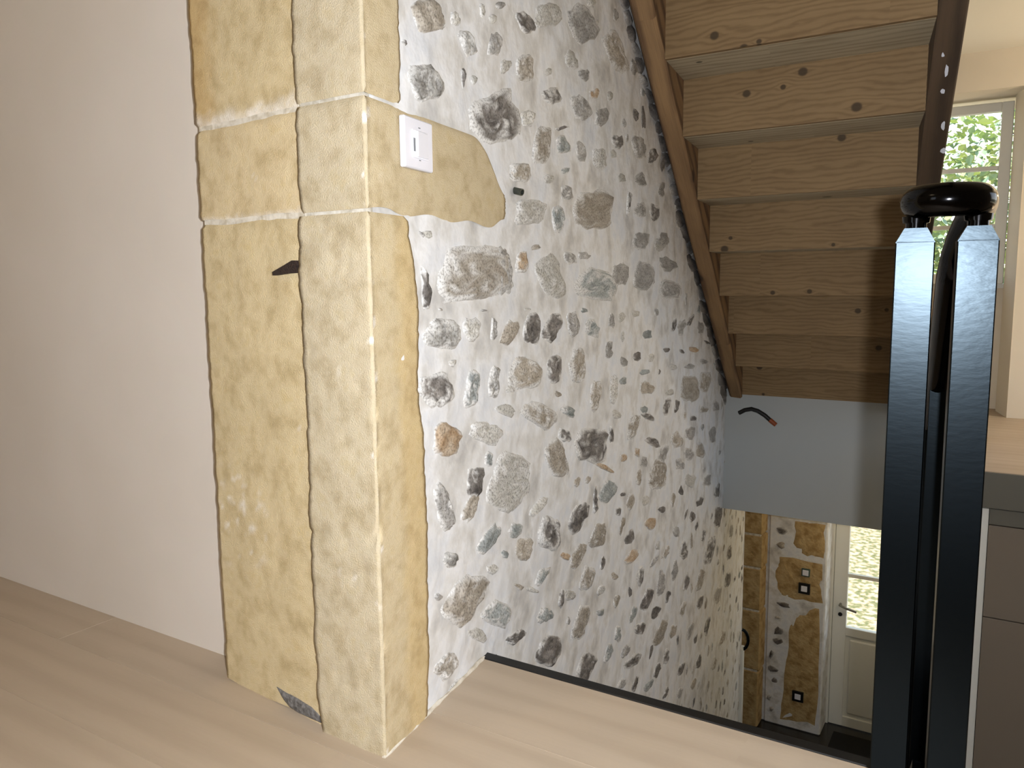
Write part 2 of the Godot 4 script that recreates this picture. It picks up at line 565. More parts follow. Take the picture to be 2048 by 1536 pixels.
# ------------------------------------------------------------------ rubble wall
# stones read off the photograph: origin of the crop, then x, y, width, height, tilt, tone in crop pixels
const CROP := 2.926
const STONES := [
	[780, 0, [[230, 90, 170, 210, -15, "B"], [385, 110, 60, 90, 0, "L"], [460, 250, 75, 170, -18, "W"], [610, 260, 80, 130, 10, "G"], [800, 130, 80, 150, -25, "D"], [790, 400, 105, 150, -8, "B"], [930, 90, 150, 140, 0, "L"], [1130, 140, 150, 230, -25, "G"], [1320, 300, 100, 250, -20, "B"], [210, 480, 190, 220, -15, "W"], [620, 690, 280, 310, -20, "D"], [950, 560, 100, 120, -20, "D"], [680, 390, 70, 80, 0, "L"], [1060, 350, 80, 110, -30, "L"], [1140, 440, 60, 80, 0, "G"], [1120, 630, 100, 150, -20, "G"], [1240, 680, 90, 110, 0, "G"], [1200, 550, 50, 70, 0, "O"], [810, 690, 90, 90, 0, "L"], [890, 850, 100, 230, 8, "B"], [1010, 750, 75, 25, -20, "D"], [1020, 850, 80, 110, 0, "T"], [1120, 890, 60, 120, -5, "G"], [1230, 930, 70, 130, -10, "L"], [1340, 830, 60, 90, 0, "D"], [1370, 720, 28, 50, 0, "G"], [1460, 860, 70, 140, -10, "G"], [1540, 910, 60, 90, 0, "D"], [760, 1010, 130, 110, 0, "B"], [820, 1240, 190, 150, 0, "L"], [1035, 1130, 80, 80, 0, "G"], [985, 1280, 68, 160, -5, "T"], [1195, 1230, 220, 240, 0, "B"], [1400, 1190, 24, 140, 5, "D"], [1470, 1230, 75, 100, 0, "G"], [1550, 1240, 55, 110, 0, "D"], [1590, 1110, 50, 80, 0, "G"], [1470, 1050, 80, 70, 0, "G"], [1360, 1040, 55, 60, 0, "L"], [1030, 1000, 50, 45, 0, "T"], [930, 1050, 60, 60, 0, "L"], [1480, 1400, 80, 100, 0, "G"], [1600, 1400, 80, 90, 0, "G"], [90, 250, 22, 55, -35, "D"], [430, 450, 20, 110, 0, "D"], [495, 470, 36, 60, 0, "L"], [1430, 390, 50, 90, -15, "G"], [1210, 130, 40, 40, 0, "L"], [650, 30, 60, 50, -30, "G"], [540, 60, 30, 90, 0, "L"], [1180, 20, 60, 50, 0, "L"], [930, 420, 40, 60, 0, "L"], [600, 110, 45, 60, 0, "L"], [1290, 560, 40, 60, 0, "L"], [1390, 810, 25, 50, 0, "G"], [1310, 900, 40, 60, 0, "L"], [220, 1370, 60, 60, 30, "L"], [190, 1370, 20, 50, -35, "G"]]],
	[800, 450, [[440, 290, 430, 330, 0, "B"], [610, 270, 90, 280, 0, "G"], [145, 370, 46, 240, -5, "D"], [255, 640, 200, 180, 15, "W"], [420, 610, 90, 140, 0, "L"], [550, 610, 36, 130, 0, "G"], [645, 630, 80, 150, 22, "B"], [775, 610, 92, 180, 5, "D"], [890, 600, 95, 170, 25, "D"], [1015, 580, 70, 140, -8, "G"], [1125, 605, 85, 110, 0, "T"], [720, 220, 75, 135, 0, "O"], [800, 130, 60, 32, -25, "B"], [880, 300, 150, 250, -20, "L"], [1000, 195, 72, 85, 0, "G"], [1080, 180, 70, 50, 0, "G"], [1150, 350, 230, 190, 20, "T"], [1290, 290, 100, 130, 0, "G"], [1430, 300, 110, 170, 10, "G"], [1570, 230, 110, 90, 0, "G"], [1580, 380, 130, 110, 0, "G"], [1410, 100, 80, 100, 0, "G"], [1530, 110, 80, 80, 0, "L"], [215, 965, 190, 200, -15, "D"], [425, 960, 80, 230, 6, "T"], [555, 920, 62, 180, 6, "W"], [735, 870, 180, 180, 15, "B"], [905, 840, 95, 160, 0, "D"], [1045, 820, 92, 215, 0, "B"], [1225, 730, 48, 95, 0, "G"], [1145, 1000, 55, 170, 5, "B"], [1250, 960, 42, 165, 3, "L"], [1310, 800, 46, 66, 0, "G"], [1390, 770, 58, 56, 0, "D"], [1310, 910, 48, 56, 0, "T"], [1445, 955, 84, 80, 0, "B"], [620, 1085, 120, 60, 20, "L"], [820, 1110, 210, 130, 32, "B"], [985, 1090, 110, 50, 25, "T"], [280, 1255, 160, 200, 12, "O"], [510, 1215, 170, 130, 25, "L"], [970, 1230, 66, 84, 0, "D"], [1120, 1290, 180, 210, 8, "D"], [1240, 1230, 32, 100, -6, "D"], [1365, 1180, 56, 150, 15, "B"], [1450, 1120, 100, 36, 22, "D"], [1560, 1060, 44, 90, 15, "D"], [520, 1370, 48, 80, 10, "T"], [920, 1370, 115, 230, -15, "B"], [660, 1430, 210, 190, 15, "L"], [1200, 1420, 120, 30, 25, "O"], [1310, 1360, 46, 46, 0, "O"], [1515, 1450, 100, 150, 8, "B"], [1625, 1260, 66, 100, 10, "B"], [1700, 960, 110, 150, 5, "B"], [1785, 920, 66, 130, 5, "B"], [1540, 1340, 60, 110, 10, "G"], [1270, 1110, 60, 60, 0, "L"], [1430, 860, 56, 34, 0, "T"], [1520, 860, 22, 36, 0, "D"], [1240, 560, 46, 76, 0, "G"], [1300, 540, 46, 56, 0, "L"], [1380, 520, 56, 46, 0, "L"], [1500, 510, 36, 46, 0, "G"], [1605, 590, 26, 96, 12, "D"], [1650, 600, 50, 90, 15, "G"], [1700, 560, 26, 80, 20, "D"], [1760, 600, 40, 80, 0, "G"], [1800, 690, 50, 26, 25, "D"], [1450, 640, 60, 56, 0, "T"], [1560, 730, 40, 30, 30, "D"], [1650, 740, 40, 22, 30, "D"], [1720, 730, 60, 36, 25, "O"], [1300, 650, 18, 66, 0, "L"], [1480, 1270, 100, 46, 20, "D"], [1700, 1220, 56, 80, 0, "G"], [1780, 1080, 60, 46, 0, "B"], [1720, 1130, 40, 36, 0, "D"], [1430, 1390, 56, 66, 15, "G"], [1390, 1330, 36, 56, 10, "O"], [1690, 1340, 66, 80, 10, "G"], [930, 990, 40, 36, 0, "B"], [1430, 1080, 46, 50, 10, "T"], [240, 495, 30, 14, 20, "B"], [755, 495, 56, 20, 0, "L"], [490, 500, 40, 14, 0, "G"], [1080, 500, 40, 30, 0, "T"], [310, 810, 50, 46, -35, "L"], [650, 960, 60, 46, 0, "L"], [1580, 980, 46, 40, 0, "L"], [1620, 1060, 30, 80, 8, "D"], [1640, 1400, 56, 70, 5, "G"], [1760, 1320, 60, 80, 5, "B"], [1830, 1230, 50, 90, 5, "G"], [1850, 1060, 40, 70, 5, "G"], [1470, 780, 36, 60, 5, "L"], [1600, 830, 46, 40, 5, "L"], [1700, 830, 60, 40, 5, "G"], [1780, 800, 46, 40, 5, "G"]]],
	[820, 900, [[205, 340, 90, 280, -16, "G"], [385, 190, 95, 180, 8, "D"], [355, 340, 64, 180, 22, "B"], [570, 240, 210, 250, 25, "L"], [465, 520, 76, 210, 38, "T"], [620, 470, 90, 90, 25, "T"], [755, 330, 44, 150, 38, "L"], [985, 400, 82, 200, 24, "D"], [820, 490, 125, 200, 5, "D"], [670, 580, 86, 140, 8, "B"], [1105, 500, 84, 150, 14, "B"], [1160, 245, 82, 140, 25, "T"], [1085, 290, 18, 150, 5, "D"], [240, 640, 110, 90, 25, "W"], [320, 880, 190, 330, 28, "B"], [515, 960, 160, 150, 30, "T"], [485, 700, 60, 70, -20, "L"], [770, 735, 56, 120, 28, "T"], [985, 620, 60, 160, 25, "B"], [1040, 750, 80, 140, 16, "B"], [888, 870, 28, 120, 8, "D"], [795, 970, 84, 100, 16, "T"], [1000, 1010, 76, 210, 14, "B"], [625, 1095, 60, 130, 52, "D"], [815, 1175, 125, 185, 18, "D"], [215, 1265, 110, 160, 35, "B"], [400, 1080, 120, 80, 40, "L"], [1030, 1270, 90, 180, 22, "D"], [1242, 440, 24, 100, 6, "B"], [1290, 510, 54, 100, 10, "D"], [1350, 740, 44, 110, 4, "D"], [1300, 625, 50, 120, 45, "O"], [1130, 660, 28, 90, 12, "D"], [1450, 160, 100, 150, 10, "B"], [1470, 780, 44, 150, 8, "G"], [1390, 870, 56, 140, 22, "D"], [1440, 950, 46, 80, 25, "D"], [1212, 885, 40, 80, 12, "B"], [1605, 590, 48, 110, 10, "D"], [1755, 590, 50, 180, 12, "D"], [1465, 1070, 52, 160, 24, "B"], [1220, 1080, 40, 100, 12, "T"], [1310, 1235, 70, 120, 40, "D"], [1345, 1045, 60, 80, 25, "D"], [1475, 350, 36, 46, 20, "D"], [1250, 260, 26, 26, 0, "D"], [1222, 360, 30, 60, 10, "D"], [980, 190, 46, 60, 10, "B"], [1045, 175, 26, 60, 30, "B"], [1290, 300, 50, 90, 18, "B"], [1500, 1210, 30, 90, 10, "D"], [1540, 1060, 30, 90, 15, "B"], [1805, 390, 44, 130, 8, "D"], [1310, 960, 36, 100, 15, "T"], [1120, 950, 46, 50, 0, "T"], [1200, 740, 40, 50, 20, "B"], [940, 850, 70, 60, 0, "L"], [910, 620, 70, 36, 25, "O"], [1590, 240, 36, 56, 10, "D"], [1700, 300, 36, 66, 15, "D"], [1655, 390, 30, 70, 10, "D"], [1720, 500, 26, 70, 10, "D"], [1410, 430, 56, 80, 20, "O"], [1500, 600, 30, 90, 20, "B"], [1430, 650, 26, 90, 30, "G"], [1550, 700, 30, 120, 10, "G"], [1620, 770, 26, 110, 12, "D"], [1700, 760, 36, 130, 12, "B"], [1510, 860, 24, 70, 10, "D"], [1600, 930, 36, 90, 18, "B"], [1700, 890, 30, 90, 15, "D"], [1800, 850, 40, 120, 12, "G"], [1860, 760, 34, 110, 10, "D"], [1640, 1060, 32, 100, 14, "G"], [1740, 1030, 30, 110, 14, "D"], [1830, 1100, 30, 100, 14, "B"], [1450, 1290, 34, 100, 20, "D"], [1590, 1280, 30, 100, 20, "D"], [1690, 1240, 28, 90, 18, "D"], [1780, 1250, 26, 90, 14, "B"], [1400, 1380, 36, 90, 25, "T"], [1320, 1370, 30, 100, 22, "D"], [1500, 1420, 24, 80, 20, "D"], [1240, 1370, 40, 70, 25, "G"], [1580, 1420, 24, 70, 15, "G"], [1660, 1370, 24, 80, 15, "B"], [1160, 1190, 40, 120, 10, "T"], [1260, 1180, 36, 90, 25, "G"], [170, 860, 50, 50, 30, "G"], [560, 610, 40, 50, 0, "T"], [1450, 560, 26, 60, 10, "L"], [1560, 480, 50, 66, 8, "G"], [1640, 180, 60, 90, 8, "L"], [1740, 180, 50, 80, 8, "G"], [1800, 240, 30, 90, 6, "D"], [1880, 480, 26, 80, 6, "G"], [1870, 600, 26, 100, 6, "D"], [1120, 820, 36, 70, 14, "L"], [1290, 830, 22, 60, -10, "D"], [1380, 300, 46, 60, 10, "L"], [1340, 160, 40, 90, 10, "B"], [930, 1000, 24, 50, 15, "G"], [640, 800, 60, 30, 30, "B"], [720, 820, 70, 26, 20, "L"]]],
]
const TILT := 1.0

const TONES := {
	"L": [Color(0.70, 0.69, 0.655), Color(0.81, 0.80, 0.78)],
	"G": [Color(0.54, 0.53, 0.515), Color(0.71, 0.70, 0.685)],
	"D": [Color(0.27, 0.25, 0.235), Color(0.56, 0.54, 0.52)],
	"B": [Color(0.56, 0.525, 0.47), Color(0.73, 0.70, 0.655)],
	"O": [Color(0.66, 0.54, 0.40), Color(0.78, 0.72, 0.64)],
	"T": [Color(0.48, 0.505, 0.50), Color(0.69, 0.705, 0.70)],
	"W": [Color(0.34, 0.32, 0.29), Color(0.84, 0.84, 0.83)],
	"Y": [Color(0.70, 0.585, 0.405), Color(0.78, 0.68, 0.50)],
}
const LIME := Color(0.89, 0.885, 0.875)

func stone_mesh(poly: Array, at: Callable, height: float, seed_: int, tone := "G", smear := 1.0) -> SurfaceTool:
	# poly: outline in the plane's own coordinates; at.call(p, off) gives the point
	var n := poly.size()
	var mid := Vector2.ZERO
	for p in poly:
		mid += p / n
	var r := RandomNumberGenerator.new()
	r.seed = seed_
	var tilt := Vector2(r.randf_range(-1, 1), r.randf_range(-1, 1)) * 0.35
	var ext := 0.001
	for p in poly:
		ext = maxf(ext, p.distance_to(mid))
	var rings := [[1.0, -0.003, 1.0], [0.95, 0.05, 0.75], [0.84, 0.5, 0.42], [0.68, 0.9, 0.24], [0.48, 1.0, 0.14], [0.26, 1.05, 0.10]]
	if n >= 20:
		rings = [[1.0, -0.003, 1.0], [0.96, 0.05, 0.78], [0.89, 0.4, 0.52], [0.80, 0.75, 0.36], [0.70, 0.95, 0.26], [0.58, 1.0, 0.20], [0.46, 1.0, 0.14], [0.33, 1.0, 0.10], [0.18, 1.0, 0.08]]
	if n <= 9:
		rings = [[1.0, -0.003, 0.9], [0.86, 0.3, 0.40], [0.5, 1.0, 0.1]]
	var c0: Color = TONES[tone][0].srgb_to_linear()
	var c1: Color = TONES[tone][1].srgb_to_linear()
	var lime := LIME.srgb_to_linear()
	var own := r.randf_range(0.95, 1.3)
	var bare := r.randf_range(-0.15, 0.22)
	var paint := func(p: Vector2, edge: float) -> Color:
		var w := p + Vector2(seed_ % 17, seed_ % 13)
		var a := 0.5 + 0.75 * fn.get_noise_2d(w.x * 16.0, w.y * 20.0) + 0.45 * fn.get_noise_2d(w.x * 45.0, w.y * 55.0)
		var c := c0.lerp(c1, clampf(a, 0, 1)) * own
		var k := edge + bare + 0.55 * fn.get_noise_2d(w.x * 24.0 + 40.0, w.y * 30.0) + 0.3 * fn.get_noise_2d(w.x * 80.0, w.y * 90.0 + 7.0)
		c = c.lerp(lime, smear * smoothstep(0.30, 0.62, k))
		c.a = 1.0
		return c
	var st := begin()
	st.set_smooth_group(0)
	for q in rings:
		for k in n:
			var p: Vector2 = mid + (poly[k] - mid) * float(q[0])
			var off: float = q[1]
			if off > 0:
				var e := (p - mid) / ext
				off = height * (off * (1.0 + e.dot(tilt)) + 0.9 * fn.get_noise_2d(p.x * 30.0 + seed_ % 19, p.y * 34.0) + 0.4 * fn.get_noise_2d(p.x * 90.0, p.y * 90.0 + seed_ % 23))
			st.set_color(paint.call(p, q[2]))
			st.add_vertex(at.call(p, off))
	st.set_color(paint.call(mid, 0.0))
	st.add_vertex(at.call(mid, height * r.randf_range(0.85, 1.2)))
	for q in rings.size() - 1:
		for k in n:
			var k2 := (k + 1) % n
			var a := q * n + k
			var b := q * n + k2
			st.add_index(a); st.add_index(a + n); st.add_index(b)
			st.add_index(b); st.add_index(a + n); st.add_index(b + n)
	for k in n:
		st.add_index((rings.size() - 1) * n + k); st.add_index(rings.size() * n); st.add_index((rings.size() - 1) * n + (k + 1) % n)
	st.generate_normals()
	return st

func outline(u: float, v: float, w: float, h: float, deg: float, n: int, seed_: int) -> Array:
	var r := RandomNumberGenerator.new()
	r.seed = seed_
	var ph := r.randf() * TAU
	var out := []
	var c := cos(deg_to_rad(deg))
	var s := sin(deg_to_rad(deg))
	for k in n:
		var a := TAU * (k + r.randf_range(-0.25, 0.25)) / n
		var ex := 4.0 if n == 20 else 2.8
		var q := 1.0 / pow(pow(absf(cos(a)), ex) + pow(absf(sin(a)), ex), 1.0 / ex)
		q *= 1.0 + (0.05 if n == 20 else 0.12) * sin(2.0 * a + ph) + (0.05 if n == 20 else 0.10) * sin(3.0 * a + ph * 2.3) + (r.randf_range(-0.11, 0.05) if n == 20 else r.randf_range(-0.20, 0.10))
		var x := cos(a) * q * w * 0.5
		var y := sin(a) * q * h * 0.5
		out.append(Vector2(u + x * c - y * s, v + x * s + y * c))
	return out

func mortar_relief(s: float, y: float) -> float:
	return 0.005 * fn.get_noise_2d(s * 4.0, y * 4.0) + 0.003 * fn.get_noise_2d(s * 13.0 + 50.0, y * 11.0) - 0.002

func rubble_wall():
	var o := struct("wall_stairwell", "rubble stone wall with pale lime mortar along the stairwell", "wall")
	# backing block
	var bk := begin()
	hexa(bk, [wp(0.07, LOW, -0.03), wp(4.66, LOW, -0.03), wp(4.66, LOW, -0.45), wp(0.2, LOW, -0.45), wp(0.07, 2.6, -0.03), wp(4.66, 2.6, -0.03), wp(4.66, 2.6, -0.45), wp(0.2, 2.6, -0.45)])
	put(bk, "masonry_core", M.mortar, o)
	# mortar face, uneven by hand
	var rows := []
	var ny := 300
	var s_list := []
	var s := 0.02
	while s < 4.66:
		s_list.append(s)
		s += lerpf(0.014, 0.03, clampf(s / 3.0, 0, 1))
	s_list.append(4.66)
	for j in ny + 1:
		var y := lerpf(2.6, LOW, float(j) / ny)
		var row := []
		for q in s_list:
			row.append(wp(q, y, mortar_relief(q, y) + 0.0014 * fn.get_noise_2d(q * 34.0, y * 30.0 + 90.0)))
		rows.append(row)
	var st := begin()
	sheet(st, rows)
	put(st, "mortar", M.mortar, o)
	var endw := begin()
	quad(endw, wp(4.66, LOW, 0.002), wp(4.66, LOW, -0.45), wp(4.66, 2.6, -0.45), wp(4.66, 2.6, 0.002), wd)
	put(endw, "wall_end", M.mortar, o)
	var at := func(p: Vector2, off: float) -> Vector3: return wp(p.x, p.y, mortar_relief(p.x, p.y) + off)
	var id := 100
	var count := 0
	var marks := []
	for crop in STONES:
		for e in crop[2]:
			id += 1
			var u: float = crop[0] + e[0] / CROP
			var v: float = crop[1] + e[1] / CROP
			var w: float = e[2] / CROP * 1.06
			var h: float = e[3] / CROP * 1.06
			var big := maxf(w, h)
			var poly := outline(u, v, w, h, e[4] * TILT, 20 if big > 45 else (14 if big > 24 else 9), id).map(func(p): return wall_sy(p.x, p.y))
			put(stone_mesh(poly, at, 0.0032 + 0.00004 * big, id, e[5]), "stone", M.stone, o)
			count += 1
			var c := wall_sy(u, v)
			marks.append([c, wall_sy(u + w * 0.5, v).x - c.x, absf(wall_sy(u, v + h * 0.5).y - c.y)])
	# dark gap beside the stringer, its shade coloured in as a row of dark stones
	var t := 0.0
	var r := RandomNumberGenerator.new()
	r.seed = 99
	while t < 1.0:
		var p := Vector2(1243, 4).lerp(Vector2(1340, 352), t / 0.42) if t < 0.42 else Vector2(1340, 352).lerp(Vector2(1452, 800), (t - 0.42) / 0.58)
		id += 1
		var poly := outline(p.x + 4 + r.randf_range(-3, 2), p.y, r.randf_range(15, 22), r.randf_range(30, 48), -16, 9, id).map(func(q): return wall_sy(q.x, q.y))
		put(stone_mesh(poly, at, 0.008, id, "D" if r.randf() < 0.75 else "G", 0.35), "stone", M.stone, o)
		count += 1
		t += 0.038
	# the rest of the wall, scattered
	var left := 298 - count
	var tries := 0
	var tonelist := ["D", "G", "B", "T", "L", "D", "B"]
	var extra := []
	while extra.size() < 420 and tries < 30000:
		tries += 1
		var c := Vector2(r.randf_range(0.2, 4.6), r.randf_range(LOW + 0.05, 2.5))
		if c.x < 0.6 and c.y > 0.82 and c.y < 1.15:
			continue
		if c.y > 1.9 - 0.66 * (c.x - 1.2) and c.x > 0.9:
			continue
		var hw := r.randf_range(0.02, 0.05)
		var hh := r.randf_range(0.016, 0.045)
		var ok := true
		for m in marks:
			if absf(m[0].x - c.x) < (m[1] + hw) * 1.1 + 0.012 and absf(m[0].y - c.y) < (m[2] + hh) * 1.1 + 0.01:
				ok = false
				break
		if not ok:
			continue
		marks.append([c, hw, hh])
		extra.append([c, hw, hh])
	var rest := begin()
	var any := false
	extra.sort_custom(func(a, b): return absf(a[0].y) + a[0].x * 0.3 < absf(b[0].y) + b[0].x * 0.3)
	for e in extra:
		id += 1
		var poly := outline(0, 0, 2.0, 2.0, 0, 9, id).map(func(p): return e[0] + Vector2(p.x * e[1], p.y * e[2]))
		var sm := stone_mesh(poly, at, 0.004, id, tonelist[id % 7])
		if left > 0:
			put(sm, "stone", M.stone, o)
			left -= 1
		else:
			rest.append_from(sm.commit(), 0, Transform3D.IDENTITY)
			any = true
	if any:
		var rm := put(rest, "far_stones", M.stone, o)
		rm.set_meta("kind", "stuff")

# ------------------------------------------------------------------ ground floor seen through the stairwell
func lower_room():
	slab("floor_lower", "dark polished tile floor at the foot of the stairs", "floor", [[Vector3(-4.2, LOW - 0.2, -6.75), Vector3(2.2, LOW, -1.1)]], M.dark_tile)
	# white header under the foot of the upper flight
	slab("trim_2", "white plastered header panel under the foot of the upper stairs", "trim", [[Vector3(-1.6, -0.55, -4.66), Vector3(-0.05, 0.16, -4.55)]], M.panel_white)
	slab("ceiling_lower", "white ceiling of the room below", "ceiling", [[Vector3(-4.2, -0.35, -7.0), Vector3(2.2, -0.05, -4.66)]], M.ceiling)
	# far wall with its corner stones
	var far := struct("wall_far", "far stone and mortar wall beside the glazed door downstairs", "wall")
	var st := begin()
	box(st, Vector3(-1.50, LOW, -6.75), Vector3(-1.062, -0.3, -6.302), 0.01)
	box(st, Vector3(-4.2, LOW, -6.75), Vector3(-1.49, -0.3, -6.312), 0.01)
	put(st, "mortar", M.mortar, far)
	st = begin()
	box(st, Vector3(-0.2, LOW, -6.75), Vector3(2.2, -0.3, -6.45), 0.001)
	box(st, Vector3(-1.07, -0.72, -6.75), Vector3(-0.2, -0.3, -6.45), 0.001)
	put(st, "plaster", M.cream, far)
	var at := func(p: Vector2, off: float) -> Vector3: return Vector3(p.x, p.y, -6.302 + off)
	# big ochre corner stones, outlines read in pixels
	var quoins := [[[1590, 1040], [1653, 1047], [1650, 1118], [1612, 1112], [1588, 1090]], [[1560, 1112], [1650, 1128], [1645, 1207], [1572, 1196], [1553, 1180], [1552, 1130]], [[1600, 1222], [1643, 1212], [1634, 1458], [1560, 1440], [1566, 1380], [1578, 1262]]]
	var idn := 900
	for q in quoins:
		idn += 1
		var poly := []
		for i in q.size():
			var a := Vector2(q[i][0], q[i][1])
			var b := Vector2(q[(i + 1) % q.size()][0], q[(i + 1) % q.size()][1])
			for k in 4:
				var pj := a.lerp(b, k / 4.0) + Vector2(rng.randf_range(-3, 3), rng.randf_range(-3, 3))
				var p := at_z(pj.x, pj.y, -6.302)
				poly.append(Vector2(p.x, p.y))
		put(stone_mesh(poly, at, 0.005, idn, "Y", 0.0), "stone", M.ochre_stone, far)
	for q in [[1565, 1062, 24, 16, "D"], [1562, 1090, 20, 14, "B"], [1566, 1209, 34, 10, "D"], [1555, 1235, 14, 6, "B"], [1557, 1262, 20, 18, "D"], [1555, 1282, 22, 16, "D"], [1543, 1308, 10, 18, "D"], [1546, 1338, 22, 14, "D"], [1549, 1360, 14, 10, "D"], [1538, 1395, 10, 14, "G"], [1543, 1418, 12, 10, "B"]]:
		idn += 1
		var poly := outline(q[0], q[1], q[2], q[3], 15, 9, idn).map(func(p):
			var w := at_z(p.x, p.y, -6.302)
			return Vector2(w.x, w.y))
		put(stone_mesh(poly, at, 0.012, idn, q[4], 0.6), "stone", M.stone, far)
	# ochre pier where the rubble wall ends
	var pr := thing("stone_pier", "ochre cut stone pier downstairs at the end of the rubble wall", "pier", Vector3(-1.6, LOW, -6.2))
	var ys := [LOW, -2.32, -1.82, -1.47, -1.2, -0.8, -0.3]
	for i in ys.size() - 1:
		st = begin()
		box(st, Vector3(-1.86, ys[i] + 0.004, -6.31), Vector3(-1.515 + 0.006 * (i % 2), ys[i + 1] - 0.004, -6.16), 0.012)
		put(st, "block", M.ochre_stone, pr)
	st = begin()
	box(st, Vector3(-1.85, LOW, -6.305), Vector3(-1.53, -0.3, -6.167), 0.004)
	put(st, "joint_mortar", M.joint, pr)
	# side wall closing the passage, its white edge showing beside the gloss panels
	slab("wall_passage", "white painted wall end beside the dark gloss panels downstairs", "wall", [[Vector3(-0.038, LOW, -6.45), Vector3(-0.012, -0.16, -3.74)]], M.white_paint)
	slab("wall_behind_rubble", "plain wall behind the rubble wall downstairs", "wall", [[Vector3(-2.6, LOW, -6.4), Vector3(-2.3, -0.3, -5.4)]], M.cream)
	var tr := struct("trim_3", "narrow white board on the end of the rubble wall downstairs", "trim")
	st = begin()
	hexa(st, [wp(4.60, LOW, 0.02), wp(4.68, LOW, 0.02), wp(4.68, LOW, -0.05), wp(4.60, LOW, -0.05), wp(4.60, -1.85, 0.02), wp(4.68, -1.85, 0.02), wp(4.68, -1.85, -0.05), wp(4.60, -1.85, -0.05)])
	put(st, "board", M.white_paint, tr)
	var hk := thing("hook", "black bent iron handle on the end of the rubble wall", "handle", wp(4.64, -1.8, 0.03))
	st = begin()
	var hp := []
	for k in 9:
		var a := PI * k / 8.0
		hp.append(wp(4.64, -1.79 + 0.075 * cos(a), 0.005 + 0.045 * sin(a)))
	tube(st, hp, 0.011, 10)
	put(st, "bar", M.black_paint, hk)
	# glazed door
	var d := struct("door_1", "white half glazed door to the garden", "door")
	var zf := -6.56
	st = begin()
	for b in [[-1.07, -1.045, LOW, -0.72], [-0.215, -0.19, LOW, -0.72], [-1.045, -0.215, -0.76, -0.72]]:
		box(st, Vector3(b[0], b[2], zf - 0.06), Vector3(b[1], b[3], zf + 0.03), 0.003)
	put(st, "door_frame", M.white_paint, d)
	st = begin()
	for b in [[-1.042, -0.94, LOW + 0.008, -0.765], [-0.32, -0.218, LOW + 0.008, -0.765], [-0.94, -0.32, -0.87, -0.765], [-0.94, -0.32, LOW + 0.008, -2.71], [-0.94, -0.32, -2.03, -1.962]]:
		box(st, Vector3(b[0], b[2], zf - 0.025), Vector3(b[1], b[3], zf + 0.025), 0.003)
	put(st, "leaf", M.white_paint, d)
	st = begin()
	box(st, Vector3(-0.94, -2.71, zf - 0.012), Vector3(-0.32, -2.03, zf + 0.010), 0.001)
	bevel_box(st, Transform3D(Basis.IDENTITY, Vector3(-0.63, -2.37, zf + 0.01)), Vector3(0.56, 0.62, 0.024), 0.009)
	put(st, "panel", M.white_paint, d)
	for y in [-1.534]:
		st = begin()
		box(st, Vector3(-0.94, y - 0.014, zf - 0.018), Vector3(-0.32, y + 0.014, zf + 0.018), 0.003)
		put(st, "glazing_bar", M.white_paint, d)
	for y in [[-1.962, -1.548], [-1.52, -0.87]]:
		st = begin()
		quad(st, Vector3(-0.94, y[0], zf), Vector3(-0.32, y[0], zf), Vector3(-0.32, y[1], zf), Vector3(-0.94, y[1], zf), Vector3.BACK)
		put(st, "pane", M.glass, d)
	st = begin()
	tube(st, [Vector3(-0.985, -1.775, zf + 0.02), Vector3(-0.985, -1.775, zf + 0.06), Vector3(-0.965, -1.777, zf + 0.075), Vector3(-0.93, -1.785, zf + 0.078), Vector3(-0.86, -1.80, zf + 0.075)], 0.010, 10)
	put(st, "door_handle", M.metal, d)
	st = begin()
	tube(st, [Vector3(-0.985, -1.86, zf + 0.02), Vector3(-0.985, -1.86, zf + 0.031)], 0.016, 12)
	put(st, "keyhole", M.black_plastic, d)
	var mt := thing("door_mat", "black rectangular door mat on the dark floor inside the garden door", "mat", Vector3(-0.5, LOW, -6.2))
	st = begin()
	box(st, Vector3(-0.98, LOW, -6.42), Vector3(-0.2, LOW + 0.012, -5.9), 0.004)
	put(st, "pad", M.mat_black, mt)
	# switches and socket beside the door
	for q in [[1611, 1146, "small grey framed light switch downstairs, above the black one", "light_switch", "switch", 0.062, 0.044, M.teal_plastic], [1608, 1178, "black framed light switch with white rocker downstairs", "light_switch", "switch", 0.086, 0.045, M.black_plastic], [1595, 1394, "black framed wall socket low on the ochre stone", "wall_socket", "socket", 0.086, 0.045, M.black_plastic]]:
		var p := at_z(q[0], q[1], -6.28)
		var sw := thing(q[3], q[2], q[4], p)
		st = begin()
		var h: float = q[5] * 0.5
		box(st, p + Vector3(-h, -h, -0.018), p + Vector3(h, h, -0.002), 0.002)
		put(st, "frame", q[7], sw)
		st = begin()
		h = q[6] * 0.5
		box(st, p + Vector3(-h, -h, -0.004), p + Vector3(h, h, 0.002), 0.0015)
		put(st, "insert", M.white_rocker, sw)

